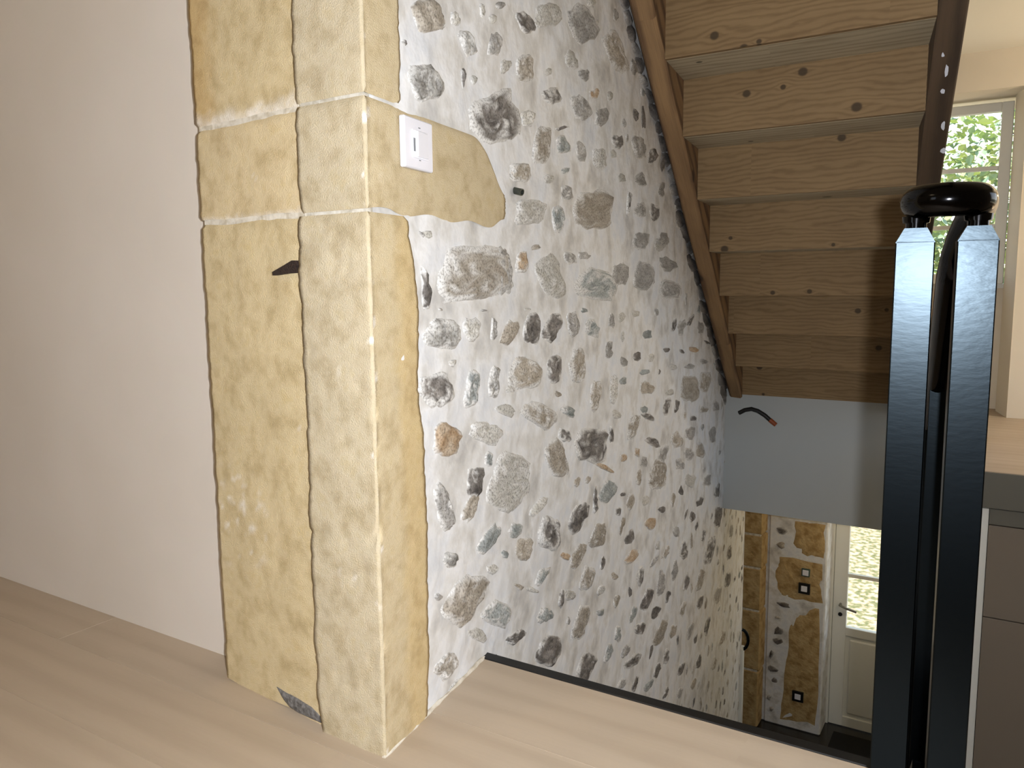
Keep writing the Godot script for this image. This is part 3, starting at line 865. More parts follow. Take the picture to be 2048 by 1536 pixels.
# ------------------------------------------------------------------ gallery beyond the stairwell
func gallery():
	var o := slab("floor_gallery", "pale oak plank floor of the room beyond the stairwell", "floor", [[Vector3(-0.05, -0.11, -5.9), Vector3(2.2, -0.016, -3.722)]], M.slab)
	planks(o, -0.05, 2.2, [-5.6, -5.41, -5.22, -5.03, -4.84, -4.65, -4.46, -4.27, -4.08, -3.89, -3.722], 0.0, 8)
	slab("floor_stair_foot", "plain floor slab under the foot of the upper stairs", "floor", [[Vector3(-1.7, -0.05, -5.9), Vector3(-0.05, 0.0, -4.66)]], M.slab)
	slab("trim_4", "grey painted edge board of the gallery floor", "trim", [[Vector3(-0.05, -0.15, -3.74), Vector3(2.2, -0.003, -3.715)]], M.fascia)
	var pn := struct("wall_gloss_panels", "dark taupe gloss panels under the gallery floor", "wall")
	var ys := [-0.155, -0.225, -0.62, -1.5, LOW]
	for i in ys.size() - 1:
		var st := begin()
		box(st, Vector3(-0.010, ys[i + 1] + 0.002, -3.76), Vector3(2.2, ys[i] - 0.002, -3.735), 0.002)
		put(st, "panel", M.taupe_gloss if i > 0 else M.fascia, pn)
	# window wall with a splayed niche down to the floor
	slab("wall_gallery", "cream plaster wall around the deep window niche beyond the stairwell", "wall", [[Vector3(0.035, -0.1, -5.9), Vector3(2.2, 2.6, -5.23)], [Vector3(-4.2, -0.1, -5.9), Vector3(-1.15, 2.6, -5.23)], [Vector3(-1.15, 1.80, -5.9), Vector3(0.035, 2.6, -5.23)], [Vector3(-1.15, -0.05, -5.75), Vector3(0.035, 0.72, -5.56)]], M.cream)
	var sp_ := struct("trim_5", "splayed cream jamb of the window niche", "trim")
	var st := begin()
	hexa(st, [Vector3(0.036, 0, -5.228), Vector3(-0.02, 0, -5.47), Vector3(-0.02, 0, -5.9), Vector3(0.036, 0, -5.9), Vector3(0.036, 1.8, -5.228), Vector3(-0.02, 1.8, -5.47), Vector3(-0.02, 1.8, -5.9), Vector3(0.036, 1.8, -5.9)])
	put(st, "jamb", M.cream, sp_)
	slab("trim_6", "white window sill board in the niche", "trim", [[Vector3(-1.15, 0.72, -5.7), Vector3(-0.02, 0.745, -5.53)]], M.white_paint)
	window("window_1", "white casement window overlooking trees beyond the stairwell", -1.1, -0.024, 0.745, 1.775, -5.52, [1.41, 1.08])
	slab("ceiling_gallery", "cream lowered ceiling over the room beyond the stairwell", "ceiling", [[Vector3(-0.3, 2.005, -5.3), Vector3(2.2, 2.2, -3.4)]], M.ceiling)
	slab("wall_roof_edge", "flat roof edge over the garden door", "wall", [[Vector3(-4.3, -0.1, -7.0), Vector3(2.3, 0.0, -5.9)]], M.slab)

# ------------------------------------------------------------------ limestone pillar at the corner
func pillar():
	var p1 := Vector3(-1.285, 0, -0.988)
	var e1 := Vector3(0.2940, 0, 0.027).normalized()
	var n1 := Vector3(-e1.z, 0, e1.x)
	var p2 := Vector3(-0.982, 0, -0.948)
	var e2 := (corner - p2).normalized()
	var n2 := Vector3(-e2.z, 0, e2.x)
	var o := thing("stone_pillar", "tall cream limestone corner pillar of large cut blocks", "pillar", corner)
	var lin := func(r, g, b): return Color(r, g, b).srgb_to_linear()
	var plaster := Color(0.92, 0.90, 0.87).srgb_to_linear()
	# --- the set-back face on the left
	var tan1: Color = lin.call(0.795, 0.725, 0.575)
	var j1 := [2.6, 1.064, 0.895, 0.0]
	for i in 3:
		var yt: float = j1[i]
		var yb: float = j1[i + 1]
		var rows := []
		var cols := []
		var n := int((yt - yb) / 0.008) + 2
		for r in n + 1:
			var f := float(r) / n
			var row := []
			var col := []
			for c in 44:
				var t := lerpf(0.0, 0.315, float(c - 3) / 40.0)
				var y := lerpf(yt - 0.004, yb + (0.004 if i < 2 else 0.0), f)
				if i > 0 and i < 3:
					y += 0.002 * sin(t * 31.0 + i)
				var off := stone_relief(t, y, 20 + i)
				var edge := minf(y - yb, yt - y)
				if i == 2:
					edge = yt - y
				off -= 0.0035 * (1.0 - smoothstep(0.002, 0.008, edge))
				var slide := 0.0
				var jag := 0.004 * fn.get_noise_2d(y * 22.0, 3.0 + i) + 0.003 * fn.get_noise_2d(y * 60.0, 9.0)
				if edge < 0.012:
					jag += 0.008 * (1.0 - edge / 0.012)
				if c < 3:
					slide = jag
					off = off - [0.09, 0.05, 0.004][c]
					t = 0.0
				else:
					slide = jag * (1.0 - clampf(t / 0.05, 0, 1))
				row.append(p1 + e1 * (t + slide) + n1 * off + Vector3(0, y, 0))
				var k := blotch(t, y, 0.3, 3)
				var cc: Color = tan1 * (1.0 + 0.07 * fn.get_noise_2d(t * 9.0 + i * 7.0, y * 6.0))
				if i == 0:
					cc = cc.lerp(lin.call(0.74, 0.60, 0.36), 0.55 * (1.0 - smoothstep(0.02, 0.09, t + 0.02 * fn.get_noise_2d(t * 30, y * 14))))
				if i == 1:
					cc = cc.lerp(lin.call(0.84, 0.76, 0.62), 0.3)
				if i == 2 and y < 0.5:
					k = maxf(k, 0.7 * smoothstep(0.15, 0.5, fn.get_noise_2d(t * 26.0, y * 26.0 + 5.0)) * (1.0 - smoothstep(0.05, 0.13, Vector2(t - 0.06, y - 0.34).length())))
				# smeared lime beside the joints
				if i == 0:
					k = maxf(k, smoothstep(0.03, 0.0, y - yb + 0.02 * fn.get_noise_2d(t * 20.0, y * 30.0)) * 0.8)
				if i == 1:
					k = maxf(k, smoothstep(0.012, 0.0, y - yb + 0.006 * fn.get_noise_2d(t * 40.0, 2.0)) * 0.7)
				col.append(cc.lerp(plaster, k))
			rows.append(row)
			cols.append(col)
		var st := begin()
		sheet(st, rows, cols)
		put(st, "block", M.limestone, o)
	# --- the projecting blocks, front and side in one
	var tan2: Color = lin.call(0.745, 0.695, 0.59)
	var j2 := [2.6, 1.064, 0.893, 0.0]
	var ends := [[[2.6, 0.11], [1.23, 0.105], [1.07, 0.10]], [], [[0.893, 0.105], [0.881, 0.113], [0.753, 0.144], [0.6, 0.133], [0.517, 0.15], [0.435, 0.155], [0.216, 0.149], [0.12, 0.150], [0.0, 0.136]]]
	for i in 3:
		var yt: float = j2[i]
		var yb: float = j2[i + 1]
		var rows := []
		var cols := []
		var n := int((yt - yb) / 0.008) + 2
		var nf := 18
		var ns := 44 if i == 1 else 16
		for r in n + 1:
			var f := float(r) / n
			var row := []
			var col := []
			for c in 3 + nf + 7 + ns + 2:
				var y := lerpf(yt - 0.0025, yb + (0.0025 if i < 2 else 0.0), f)
				var rad := 0.002 + 0.0016 * fn.get_noise_2d(f * n * 0.07, 81.0 + i)
				var base := Vector3.ZERO
				var nn := n2
				var tcoord := 0.0
				var side := -1.0
				var pull := 0.0
				if c < 3:
					base = p2
					pull = [0.05, 0.02, 0.003][c]
				elif c < 3 + nf:
					var t := lerpf(0.0, 0.144 - rad, float(c - 3) / (nf - 1))
					base = p2 + e2 * t
					tcoord = t
				elif c < 3 + nf + 7:
					var a := float(c - 3 - nf + 1) / 8.0 * (PI * 0.5)
					var ce := corner - n2 * rad - e2 * rad
					nn = (n2 * cos(a) + wn * sin(a)).normalized()
					base = ce + nn * rad
					tcoord = 0.144
				else:
					var q := c - 3 - nf - 7
					var smax := 0.512
					if i != 1:
						smax = 0.1
						var el: Array = ends[i]
						for k in el.size() - 1:
							if y <= el[k][0] and y >= el[k + 1][0]:
								smax = lerpf(el[k][1], el[k + 1][1], (el[k][0] - y) / maxf(el[k][0] - el[k + 1][0], 1e-6))
						smax += 0.006 * fn.get_noise_2d(y * 16.0, 44.0 + i) + 0.004 * fn.get_noise_2d(y * 45.0, 48.0)
					else:
						smax += 0.010 * fn.get_noise_2d(y * 25.0, 60.0)
					side = lerpf(rad, smax, float(mini(q, ns - 1)) / (ns - 1))
					nn = wn
					base = corner + wd * side
					tcoord = 0.15 + side
					if q >= ns:
						pull = 0.02 if q > ns else 0.007
					# the long block keeps an irregular outline
					if i == 1:
						var top_ := yt - 0.0025
						var bot_ := yb + 0.0025
						top_ -= 0.10 * pow(smoothstep(0.36, 0.52, side), 1.6)
						bot_ += 0.012 * smoothstep(0.45, 0.51, side) + 0.004 * sin(side * 40.0)
						y = lerpf(top_, bot_, f)
				var off := stone_relief(tcoord, y, 60 + i) + 0.003
				var edge := minf(y - yb, yt - y)
				if side > 0.1 and i == 1:
					edge = minf(edge, minf(f, 1.0 - f) * 0.17)
				if i == 2:
					edge = yt - y
				off -= 0.005 * (1.0 - smoothstep(0.001, 0.006, edge))
				if i == 2 and side < 0:
					off -= 0.004 * smoothstep(0.2, 0.6, fn.get_noise_2d(tcoord * 14.0, y * 9.0 + 30.0))
				var slide := 0.0
				if c < 12:
					slide = (0.006 * fn.get_noise_2d(y * 9.0, 70.0) + 0.003 * fn.get_noise_2d(y * 40.0, 74.0)) * (1.0 - clampf(tcoord / 0.05, 0, 1))
					if i == 2:
						slide += -0.008 * (1.0 - clampf(tcoord / 0.05, 0, 1)) * smoothstep(0.0, 0.05, y)
				row.append(base + nn * (off - pull) + e2 * slide + Vector3(0, y, 0))
				var cc: Color = tan2 * (1.0 + 0.06 * fn.get_noise_2d(tcoord * 10.0 + i * 9.0, y * 7.0 + 60.0))
				if side > 0:
					cc = cc.lerp(lin.call(0.80, 0.72, 0.56), 0.45)
					if i == 2:
						cc = cc.lerp(lin.call(0.79, 0.69, 0.49), 0.6 * smoothstep(0.05, 0.10, side + 0.02 * fn.get_noise_2d(side * 20.0, y * 10.0)))
				var k := blotch(tcoord, y, 0.36, 8)
				if absf(tcoord - 0.146) < 0.007:
					k = maxf(k, smoothstep(0.38, 0.5, fn.get_noise_2d(tcoord * 30.0, y * 24.0 + 11.0)))
				for b in [[0.06, 0.64, 0.02], [0.075, 0.30, 0.025]]:
					k = maxf(k, 0.9 * smoothstep(0.1, 0.4, fn.get_noise_2d(tcoord * 70.0, y * 70.0)) * (1.0 - smoothstep(b[2] * 0.4, b[2], Vector2(tcoord - b[0], y - b[1]).length())))
				col.append(cc.lerp(plaster, k))
			rows.append(row)
			cols.append(col)
		var st := begin()
		sheet(st, rows, cols)
		put(st, "block", M.limestone, o)
	# lime in the joints behind the faces
	var st := begin()
	for y in [1.064, 0.895]:
		hexa(st, [p1 - n1 * 0.0025 + Vector3(0.006, y - 0.012, 0), p1 + e1 * 0.31 - n1 * 0.0025 + Vector3(0, y - 0.012, 0), p1 + e1 * 0.31 - n1 * 0.06 + Vector3(0, y - 0.012, 0), p1 - n1 * 0.06 + Vector3(0.006, y - 0.012, 0), p1 - n1 * 0.0025 + Vector3(0.006, y + 0.012, 0), p1 + e1 * 0.31 - n1 * 0.0025 + Vector3(0, y + 0.012, 0), p1 + e1 * 0.31 - n1 * 0.06 + Vector3(0, y + 0.012, 0), p1 - n1 * 0.06 + Vector3(0.006, y + 0.012, 0)])
		hexa(st, [p2 - n2 * 0.006 + Vector3(0, y - 0.012, 0), corner - e2 * 0.008 - n2 * 0.006 + Vector3(0, y - 0.012, 0), corner + wd * 0.12 - wn * 0.006 + Vector3(0, y - 0.012, 0), p2 - n2 * 0.08 + Vector3(0, y - 0.012, 0), p2 - n2 * 0.006 + Vector3(0, y + 0.012, 0), corner - e2 * 0.008 - n2 * 0.006 + Vector3(0, y + 0.012, 0), corner + wd * 0.12 - wn * 0.006 + Vector3(0, y + 0.012, 0), p2 - n2 * 0.08 + Vector3(0, y + 0.012, 0)])
	put(st, "joint_mortar", M.joint, o)
	var bead := []
	var thick := []
	for k in 24:
		bead.append(wp(-0.004 + 0.39 * k / 23.0, 0.0, 0.0 + 0.003 * fn.get_noise_1d(k * 3.1)))
		thick.append(0.0035 + 0.0045 * fn.get_noise_1d(k * 2.3 + 30.0))
	st = begin()
	tube(st, bead, thick, 8)
	put(st, "foot_mortar", M.joint, o)
	# broken hollow at the foot, patched with grey cement
	var at := func(p: Vector2, off: float) -> Vector3: return p1 + e1 * p.x + n1 * off + Vector3(0, p.y, 0)
	var poly := []
	for q in [[552, 1372], [562, 1378], [575, 1386], [600, 1398], [625, 1414], [650, 1440], [650, 1452], [625, 1440], [600, 1427], [576, 1414], [566, 1398], [558, 1385]]:
		var w := on_plane(q[0], q[1], p1, n1)
		poly.append(Vector2((w - p1).dot(e1), maxf(w.y, 0.001)))
	put(stone_mesh(poly, at, 0.004, 3, "G", 0.0), "cement_patch", M.cement, o)

func stone_relief(t: float, y: float, seed_: float) -> float:
	return 0.0018 * fn.get_noise_3d(t * 7.0, y * 4.0, seed_) + 0.0007 * fn.get_noise_3d(t * 26.0, y * 20.0, seed_ + 5.0) + 0.0004 * fn.get_noise_3d(t * 75.0, y * 60.0, seed_ + 9.0)

func blotch(t: float, y: float, level: float, seed_: float) -> float:
	return 0.55 * smoothstep(level + 0.22, level + 0.4, fn.get_noise_3d(t * 17.0, y * 13.0, seed_)) * smoothstep(0.0, 0.4, fn.get_noise_3d(t * 60.0, y * 60.0, seed_ + 3.0))

# ------------------------------------------------------------------ upper flight, seen from below
func upper_stair():
	var o := thing("staircase", "old pine staircase seen from below, climbing along the rubble wall", "staircase", sp(3.8, 0.45, 0.0))
	var h := 0.192
	var go := 0.292
	var w0 := 0.095
	var w1 := 0.862
	var r := RandomNumberGenerator.new()
	r.seed = 31
	for k in range(-5, 8):
		var y := 1.479 - h * k
		var s := 1.585 + go * k
		# riser, from this level up to the tread above
		var st := begin()
		var off := Vector2(r.randf(), r.randf())
		hexa(st, [sp(s, w0, y), sp(s, w1, y), sp(s, w1, y + h), sp(s, w0, y + h), sp(s + 0.022, w0, y), sp(s + 0.022, w1, y), sp(s + 0.022, w1, y + h), sp(s + 0.022, w0, y + h)], off, Vector2(0.9, 3.2))
		put(st, "riser", M.pine[(k + 5) % 4], o)
		# tread under the riser, running back to the next riser below
		if k < 7:
			st = begin()
			var a := s + 0.0215
			var b := s + go + 0.05
			var yy := y - 0.0005
			hexa(st, [sp(a, w0, yy), sp(a, w1, yy), sp(b, w1, yy), sp(b, w0, yy), sp(a, w0, yy + 0.03), sp(a, w1, yy + 0.03), sp(b, w1, yy + 0.03), sp(b, w0, yy + 0.03)], off + Vector2(0.3, 0.4), Vector2(0.9, 3.0))
			put(st, "tread", M.pine_grey, o)
	# wall string, hewn: its lower edge wavers
	var line := func(s: float) -> float: return 1.613 - 0.669 * (s - 1.381)
	var rows := []
	var n := 60
	for i in n + 1:
		var s := lerpf(-0.2, 3.86, float(i) / n)
		var y: float = line.call(s) + 0.006 * fn.get_noise_1d(s * 5.0) + 0.012
		var top := y + 0.30
		var sw := 0.004 * fn.get_noise_2d(s * 6.0, 4.0)
		rows.append([sp(s, 0.022, top), sp(s, 0.022, y + 0.008), sp(s, 0.030, y), sp(s, 0.085 + sw, y - 0.004), sp(s, 0.094 + sw, y + 0.004), sp(s, 0.096, top)])
	string_mesh(o, rows, M.beam)
	rows = []
	for i in n + 1:
		var s := lerpf(-0.2, 3.86, float(i) / n)
		var y: float = line.call(s) - 0.02
		rows.append([sp(s, 0.86, y + 0.34), sp(s, 0.86, y + 0.004), sp(s, 0.864, y), sp(s, 0.926, y), sp(s, 0.93, y + 0.004), sp(s, 0.93, y + 0.34)])
	string_mesh(o, rows, M.beam_dark)
	# lime drips on the dark string
	for q in [[1886, 110, 6, 9], [1893, 142, 7, 26], [1885, 183, 9, 11], [1886, 252, 9, 17], [1886, 302, 10, 13]]:
		var pl := sp(2.0, 0.931, 0)
		var poly := outline(q[0], q[1], q[2], q[3], 5, 9, q[1])
		var st := begin()
		var pts := poly.map(func(p): return string_point(p.x, p.y))
		var c := Vector3.ZERO
		for p in pts:
			c += p / pts.size()
		for i in pts.size():
			tri(st, c + Vector3(0.002, 0, 0.003), pts[i], pts[(i + 1) % pts.size()], Vector3(0.3, -0.4, 0.8).normalized())
		put(st, "lime_spot", M.plaster_drip, o)

func string_point(u: float, v: float) -> Vector3:
	# where a pixel's line meets the underside (or outer side) of the dark string
	var a := sp(1.0, 0.895, 1.613 - 0.669 * (1.0 - 1.381) - 0.0215)
	var dir := sp(2.0, 0.895, 1.613 - 0.669 * (2.0 - 1.381) - 0.0215) - a
	var nrm := dir.cross(Vector3(1, 0, 0)).normalized()
	var p := on_plane(u, v, a, nrm)
	var side := sp(0, 0.9315, 0)
	var sn := wd.cross(Vector3.UP).normalized()
	var q := on_plane(u, v, side, sn)
	return p if (p - eye).length() < (q - eye).length() or p.x <= q.x + 0.2 else q

func string_mesh(o: Node3D, rows: Array, mat: Material):
	var st := begin()
	var nc: int = rows[0].size()
	var acc := 0.0
	var vs := [0.0]
	for c in range(1, nc):
		acc += rows[0][c].distance_to(rows[0][c - 1])
		vs.append(acc)
	for i in rows.size() - 1:
		var u0: float = rows[0][0].distance_to(rows[i][0]) * 0.5
		var u1: float = rows[0][0].distance_to(rows[i + 1][0]) * 0.5
		for c in nc - 1:
			var a: Vector3 = rows[i][c]
			var b: Vector3 = rows[i + 1][c]
			var d: Vector3 = rows[i + 1][c + 1]
			var e: Vector3 = rows[i][c + 1]
			var nrm := (b - a).cross(d - a).normalized()
			var mid: Vector3 = (a + d) * 0.5 - (rows[i][0] + rows[i][nc - 1]) * 0.5 + Vector3(0, 0.1, 0)
			if nrm.dot(mid) < 0:
				nrm = -nrm
			quad(st, a, b, d, e, nrm, [Vector2(u0, vs[c] * 2.2), Vector2(u1, vs[c] * 2.2), Vector2(u1, vs[c + 1] * 2.2), Vector2(u0, vs[c + 1] * 2.2)])
	for i in [0, rows.size() - 1]:
		var nrm: Vector3 = wd * (1.0 if i > 0 else -1.0)
		var r: Array = rows[i]
		quad(st, r[0], r[1], r[4], r[5], nrm)
		quad(st, r[1], r[2], r[3], r[4], nrm)
	put(st, "stringer", mat, o)

# ------------------------------------------------------------------ flight down from the landing
func lower_stair():
	var o := thing("staircase", "flight of steps going down from the black nosing to the ground floor", "staircase", sp(2.2, 0.4, LOW))
	var n := 14
	var h := -LOW / n
	var go := 0.265
	for k in range(1, n):
		var y := -h * k
		var s := 0.41 + go * (k - 1)
		var st := begin()
		hexa(st, [sp(s, 0.03, y - 0.035), sp(s, 0.72, y - 0.035), sp(s + go + 0.02, 0.72, y - 0.035), sp(s + go + 0.02, 0.03, y - 0.035), sp(s, 0.03, y), sp(s, 0.72, y), sp(s + go + 0.02, 0.72, y), sp(s + go + 0.02, 0.03, y)], Vector2(0.1 * k, 0.07 * k), Vector2(0.6, 3.0))
		put(st, "tread", M.oak[k % 4], o)
	var st := begin()
	var a := 0.40
	var b := 0.41 + go * (n - 1) + 0.05
	hexa(st, [sp(a, 0.722, -0.30), sp(b, 0.722, LOW), sp(b, 0.752, LOW), sp(a, 0.752, -0.30), sp(a, 0.722, -0.05), sp(b, 0.722, LOW + 0.22), sp(b, 0.752, LOW + 0.22), sp(a, 0.752, -0.05)])
	put(st, "stringer", M.black_paint, o)

# ------------------------------------------------------------------ black railing
func railing():
	var o := thing("stair_railing", "glossy black railing with twin square posts at the head of the stairs", "railing", Vector3(-0.0725, 0, -1.21))
	var hw := 0.0235
	for px in [-0.109, -0.037]:
		var st := begin()
		var turn := Basis(Vector3.UP, deg_to_rad(5.6))
		bevel_box(st, Transform3D(turn, Vector3(px, 0.415, -1.21)), Vector3(hw * 2, 0.83, hw * 2), 0.0015)
		# chamfered head
		var lo := []
		var hi := []
		for q in [[-1, -1], [1, -1], [1, 1], [-1, 1]]:
			lo.append(Vector3(px, 0.8270, -1.21) + turn * (Vector3(q[0], 0, q[1]) * hw))
			hi.append(Vector3(px, 0.846, -1.21) + turn * Vector3(q[0] * (hw - 0.010), 0, q[1] * hw))
		hexa(st, lo + hi)
		var post := put(st, "post", M.black_paint, o)
		st = begin()
		tube(st, [Vector3(px, 0.842, -1.21), Vector3(px, 0.853, -1.21), Vector3(px, 0.854, -1.21), Vector3(px, 0.862, -1.21)], [0.013, 0.013, 0.0165, 0.0175], 20)
		put(st, "collar", M.black_gloss, post)
	# handrail: a U over both posts, then down beside the stairs
	var pts := [Vector3(-0.109, 0.879, -1.245), Vector3(-0.109, 0.880, -1.228)]
	for k in 17:
		var a := PI - PI * k / 16.0
		pts.append(Vector3(-0.073 + 0.036 * cos(a), 0.880, -1.213 + 0.036 * sin(a)))
	var slope := 0.735
	var st0 := sp(0.315, 0.0, 0.0)
	var run := Vector3(-0.100, -slope, wd.z)
	var start := Vector3(-0.0675, 0.785, -1.315)
	pts.append(Vector3(-0.037, 0.879, -1.235))
	pts.append(Vector3(-0.0395, 0.873, -1.252))
	pts.append(Vector3(-0.0460, 0.859, -1.268))
	pts.append(Vector3(-0.0545, 0.838, -1.284))
	pts.append(Vector3(-0.0620, 0.813, -1.299))
	for k in 12:
		pts.append(start + run * (0.36 * k))
	var st := begin()
	tube(st, pts, 0.0215, 24)
	put(st, "handrail", M.black_gloss, o)
	# balusters and bottom rail under the sloping handrail
	for k in range(1, 26):
		var p := start + run * (0.12 + 0.125 * k)
		st = begin()
		bevel_box(st, Transform3D(Basis.IDENTITY, p + Vector3(0, -0.39, 0)), Vector3(0.026, 0.76, 0.016), 0.001)
		put(st, "baluster", M.black_paint, o)
	st = begin()
	var q0 := start + run * 0.05 + Vector3(0, -0.77, 0)
	var q1 := start + run * 3.5 + Vector3(0, -0.77, 0)
	hexa(st, [q0 + Vector3(-0.015, 0, 0), q1 + Vector3(-0.015, 0, 0), q1 + Vector3(0.015, 0, 0), q0 + Vector3(0.015, 0, 0), q0 + Vector3(-0.015, 0.03, 0), q1 + Vector3(-0.015, 0.03, 0), q1 + Vector3(0.015, 0.03, 0), q0 + Vector3(0.015, 0.03, 0)])
	put(st, "bottom_rail", M.black_paint, o)

# ------------------------------------------------------------------ small things
func small_things():
	# light switch on the long block
	var o := thing("light_switch", "white square light switch on the limestone pillar", "switch", wp(0.15, 1.01, 0.005))
	var bs := Basis(wd, Vector3.UP, wn)                     # x along the wall, y up, z out
	var st := begin()
	bevel_box(st, Transform3D(bs, wp(0.1345, 1.008, 0.011)), Vector3(0.092, 0.081, 0.011), 0.002)
	put(st, "plate", M.white_plastic, o)
	st = begin()
	bevel_box(st, Transform3D(bs, wp(0.1355, 1.007, 0.0170)), Vector3(0.050, 0.045, 0.0040), 0.0008)
	put(st, "surround", M.white_rocker, o)
	st = begin()
	var tilt := bs * Basis(Vector3.UP, 0.06)
	bevel_box(st, Transform3D(tilt, wp(0.1385, 1.007, 0.0190)), Vector3(0.038, 0.041, 0.0060), 0.001)
	put(st, "rocker", M.white_rocker, o)
	st = begin()
	bevel_box(st, Transform3D(bs, wp(0.1145, 1.005, 0.0192)), Vector3(0.0055, 0.021, 0.0012), 0.0003)
	put(st, "indicator", M.grey_plastic, o)
	for y in [1.0345, 0.9825]:
		st = begin()
		bevel_box(st, Transform3D(bs, wp(0.1355, y, 0.0167)), Vector3(0.006, 0.0015, 0.0006), 0.0001)
		put(st, "slot", M.grey_plastic, o)
	# wall plug
	o = thing("wall_plug", "small grey metal tube sticking out of the mortar beside the long block", "plug", wp(0.57, 0.977, 0.0))
	st = begin()
	var dir := (wn + Vector3(0.0, -0.25, 0.25)).normalized()
	var a := wp(0.572, 0.980, -0.01)
	tube(st, [a, a + dir * 0.032], 0.0075, 16, false)
	tube(st, [a, a + dir * 0.031], 0.0055, 16, false)
	var up := dir.cross(Vector3.RIGHT).normalized()
	var rt := dir.cross(up)
	for k in 16:
		var t0 := TAU * k / 16
		var t1 := TAU * (k + 1) / 16
		var e := a + dir * 0.032
		quad(st, e + (up * cos(t0) + rt * sin(t0)) * 0.0055, e + (up * cos(t1) + rt * sin(t1)) * 0.0055, e + (up * cos(t1) + rt * sin(t1)) * 0.0075, e + (up * cos(t0) + rt * sin(t0)) * 0.0075, dir)
	put(st, "sleeve", M.dull_metal, o)
	st = begin()
	tube(st, [a, a + dir * 0.024], 0.0054, 12)
	put(st, "core", M.black_plastic, o)
	# iron spike in the set-back face
	var p1 := Vector3(-1.285, 0, -0.988)
	var e1 := Vector3(0.2940, 0, 0.027).normalized()
	var n1 := Vector3(-e1.z, 0, e1.x)
	o = thing("iron_spike", "rusty wedge of old hinge iron stuck in the limestone pillar", "iron", on_plane(580, 540, p1, n1))
	var poly := []
	for q in [[551, 544], [575, 530], [590, 521], [597, 521], [599, 530], [597, 536], [608, 537], [608, 545], [580, 547], [552, 551]]:
		poly.append(on_plane(q[0], q[1], p1 + n1 * 0.004, n1))
	st = begin()
	var mid := Vector3.ZERO
	for p in poly:
		mid += p / poly.size()
	for i in poly.size():
		var p: Vector3 = poly[i]
		var q: Vector3 = poly[(i + 1) % poly.size()]
		tri(st, mid + n1 * 0.011, p + n1 * 0.007, q + n1 * 0.007, n1)
		var sn := (q - p).cross(n1).normalized()
		if sn.dot((p + q) * 0.5 - mid) < 0:
			sn = -sn
		quad(st, p - n1 * 0.01, q - n1 * 0.01, q + n1 * 0.007, p + n1 * 0.007, sn)
	put(st, "wedge", M.rust, o)
	# cable end hanging out beside the foot of the stringer
	o = thing("cable", "short dark cable end with coppery tip by the stringer foot", "cable", at_z(1485, 822, -4.46))
	var c := []
	for q in [[1478, 826], [1490, 820], [1503, 818], [1516, 822], [1530, 831], [1541, 841]]:
		c.append(at_z(q[0], q[1], -4.46))
	st = begin()
	tube(st, c, 0.012, 12)
	put(st, "sheath", M.cable, o)
	st = begin()
	tube(st, [at_z(1540, 840, -4.46), at_z(1552, 850, -4.46)], [0.0135, 0.012], 12)
	put(st, "tip", M.copper, o)

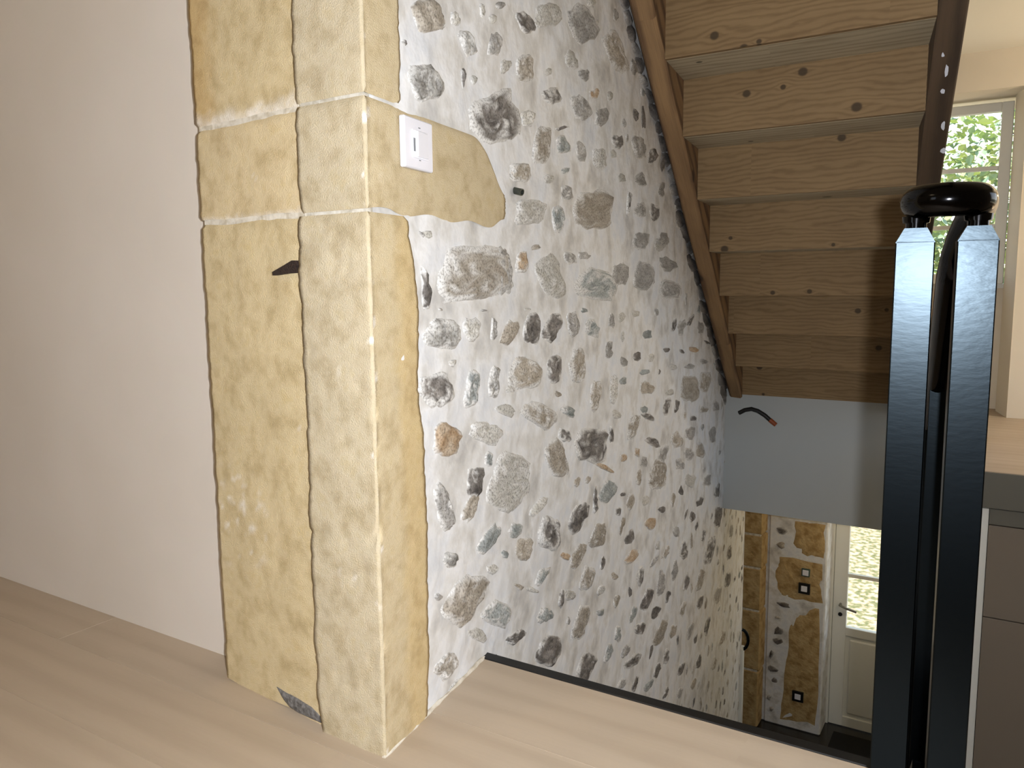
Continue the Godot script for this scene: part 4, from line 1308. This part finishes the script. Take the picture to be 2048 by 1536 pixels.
# ------------------------------------------------------------------ outdoors
func outdoors():
	var g := thing("garden_ground", "sunlit grass and dry leaf litter outside the glazed door", "ground", Vector3(0, LOW - 0.05, -14))
	var rows := []
	for j in 41:
		var row := []
		for i in 41:
			var x := lerpf(-20, 20, i / 40.0)
			var z := lerpf(-6.75, -40, j / 40.0)
			row.append(Vector3(x, LOW - 0.06 + 0.06 * fn.get_noise_2d(x * 0.6, z * 0.6) + maxf(0, -z - 9.0) * 0.05, z))
		rows.append(row)
	var st := begin()
	sheet(st, rows)
	put(st, "turf", M.ground, g)
	var r := RandomNumberGenerator.new()
	r.seed = 4
	var leaf := leaf_mesh()
	for t in [[-2.0, -13.0, 6.0, "broad leafy tree outside, straight beyond the upstairs window"], [1.4, -15.0, 7.0, "tall leafy tree outside, further right beyond the upstairs window"], [-5.5, -15.0, 6.5, "leafy tree outside, left of the garden door"]]:
		var base := Vector3(t[0], LOW + 0.1, t[1])
		var o := thing("tree", t[3], "tree", base, "trees in the garden")
		st = begin()
		var tr := []
		for k in 6:
			tr.append(base + Vector3(0.15 * sin(k * 1.3), t[2] * k / 6.0, 0.12 * cos(k * 1.7)))
		tube(st, tr, [0.2, 0.17, 0.15, 0.12, 0.09, 0.05], 12)
		put(st, "trunk", M.bark, o)
		for b in 6:
			st = begin()
			var f: Vector3 = tr[2 + b % 3]
			var an := TAU * b / 6.0 + 0.4
			tube(st, [f, f + Vector3(cos(an) * 0.8, 0.6, sin(an) * 0.8), f + Vector3(cos(an) * 1.7, 0.9, sin(an) * 1.7)], [0.06, 0.045, 0.02], 8)
			put(st, "branch", M.bark, o)
		for q in 3:
			var mm := MultiMesh.new()
			mm.transform_format = MultiMesh.TRANSFORM_3D
			mm.mesh = leaf
			mm.instance_count = 2600
			for k in 2600:
				var dirv := Vector3(r.randfn(), r.randfn() * 0.9, r.randfn()).normalized() * (2.6 * pow(r.randf(), 0.45))
				var clump := 0.35 * Vector3(fn.get_noise_3dv(dirv * 2.0), fn.get_noise_3dv(dirv * 2.0 + Vector3(9, 0, 0)), fn.get_noise_3dv(dirv * 2.0 + Vector3(0, 9, 0)))
				var p: Vector3 = Vector3(0, t[2] * 0.68, 0) + dirv + clump
				var bb := Basis.from_euler(Vector3(r.randf_range(-1.0, 1.0), r.randf() * TAU, r.randf_range(-0.8, 0.8))).scaled(Vector3.ONE * r.randf_range(0.7, 1.4))
				mm.set_instance_transform(k, Transform3D(bb, p))
			var mi := MultiMeshInstance3D.new()
			mi.name = "foliage"
			mi.multimesh = mm
			mi.material_override = M.leaf[q]
			mi.set_meta("kind", "stuff")
			o.add_child(mi, true)

func leaf_mesh() -> ArrayMesh:
	var st := begin()
	var a := Vector3(0, 0, 0)
	var b := Vector3(0.05, 0.012, 0.06)
	var c := Vector3(0, 0, 0.15)
	var d := Vector3(-0.05, 0.012, 0.06)
	tri(st, a, b, c, Vector3(-0.2, 1, 0).normalized())
	tri(st, a, c, d, Vector3(0.2, 1, 0).normalized())
	return st.commit()

# ------------------------------------------------------------------ added fill lamps, all out of view
func added_fill_lamp(label: String, at: Vector3, power: float, drop := 0.0):
	var o := thing("added_fill_lamp", label, "lamp", at, "added globe fill lamps")
	var st := begin()
	tube(st, [at, at + Vector3(0, -0.012, 0), at + Vector3(0, -0.02, 0)], [0.06, 0.06, 0.045], 24)
	put(st, "ceiling_rose", M.white_paint, o)
	var c := at + Vector3(0, -0.085 - drop, 0)
	if drop > 0:
		st = begin()
		tube(st, [at + Vector3(0, -0.018, 0), c + Vector3(0, 0.066, 0)], 0.004, 8)
		put(st, "cord", M.cable, o)
	var pts := []
	var rad := []
	for k in 13:
		var a := PI * k / 12.0
		pts.append(c + Vector3(0, 0.07 * cos(a), 0))
		rad.append(maxf(0.07 * sin(a), 0.001))
	st = begin()
	tube(st, pts, rad, 24)
	var m := matte(Color(0.95, 0.94, 0.9), 0.4)
	m.emission_enabled = true
	m.emission = FILL_LAMP
	m.emission_energy_multiplier = 2.0
	put(st, "globe", m, o)
	var l := OmniLight3D.new()
	l.name = "fill_light"
	l.light_color = FILL_LAMP
	l.light_energy = power
	l.light_size = 0.06
	l.omni_range = 20.0
	l.omni_attenuation = 2.0
	l.shadow_enabled = true
	o.add_child(l)
	l.position = c - at
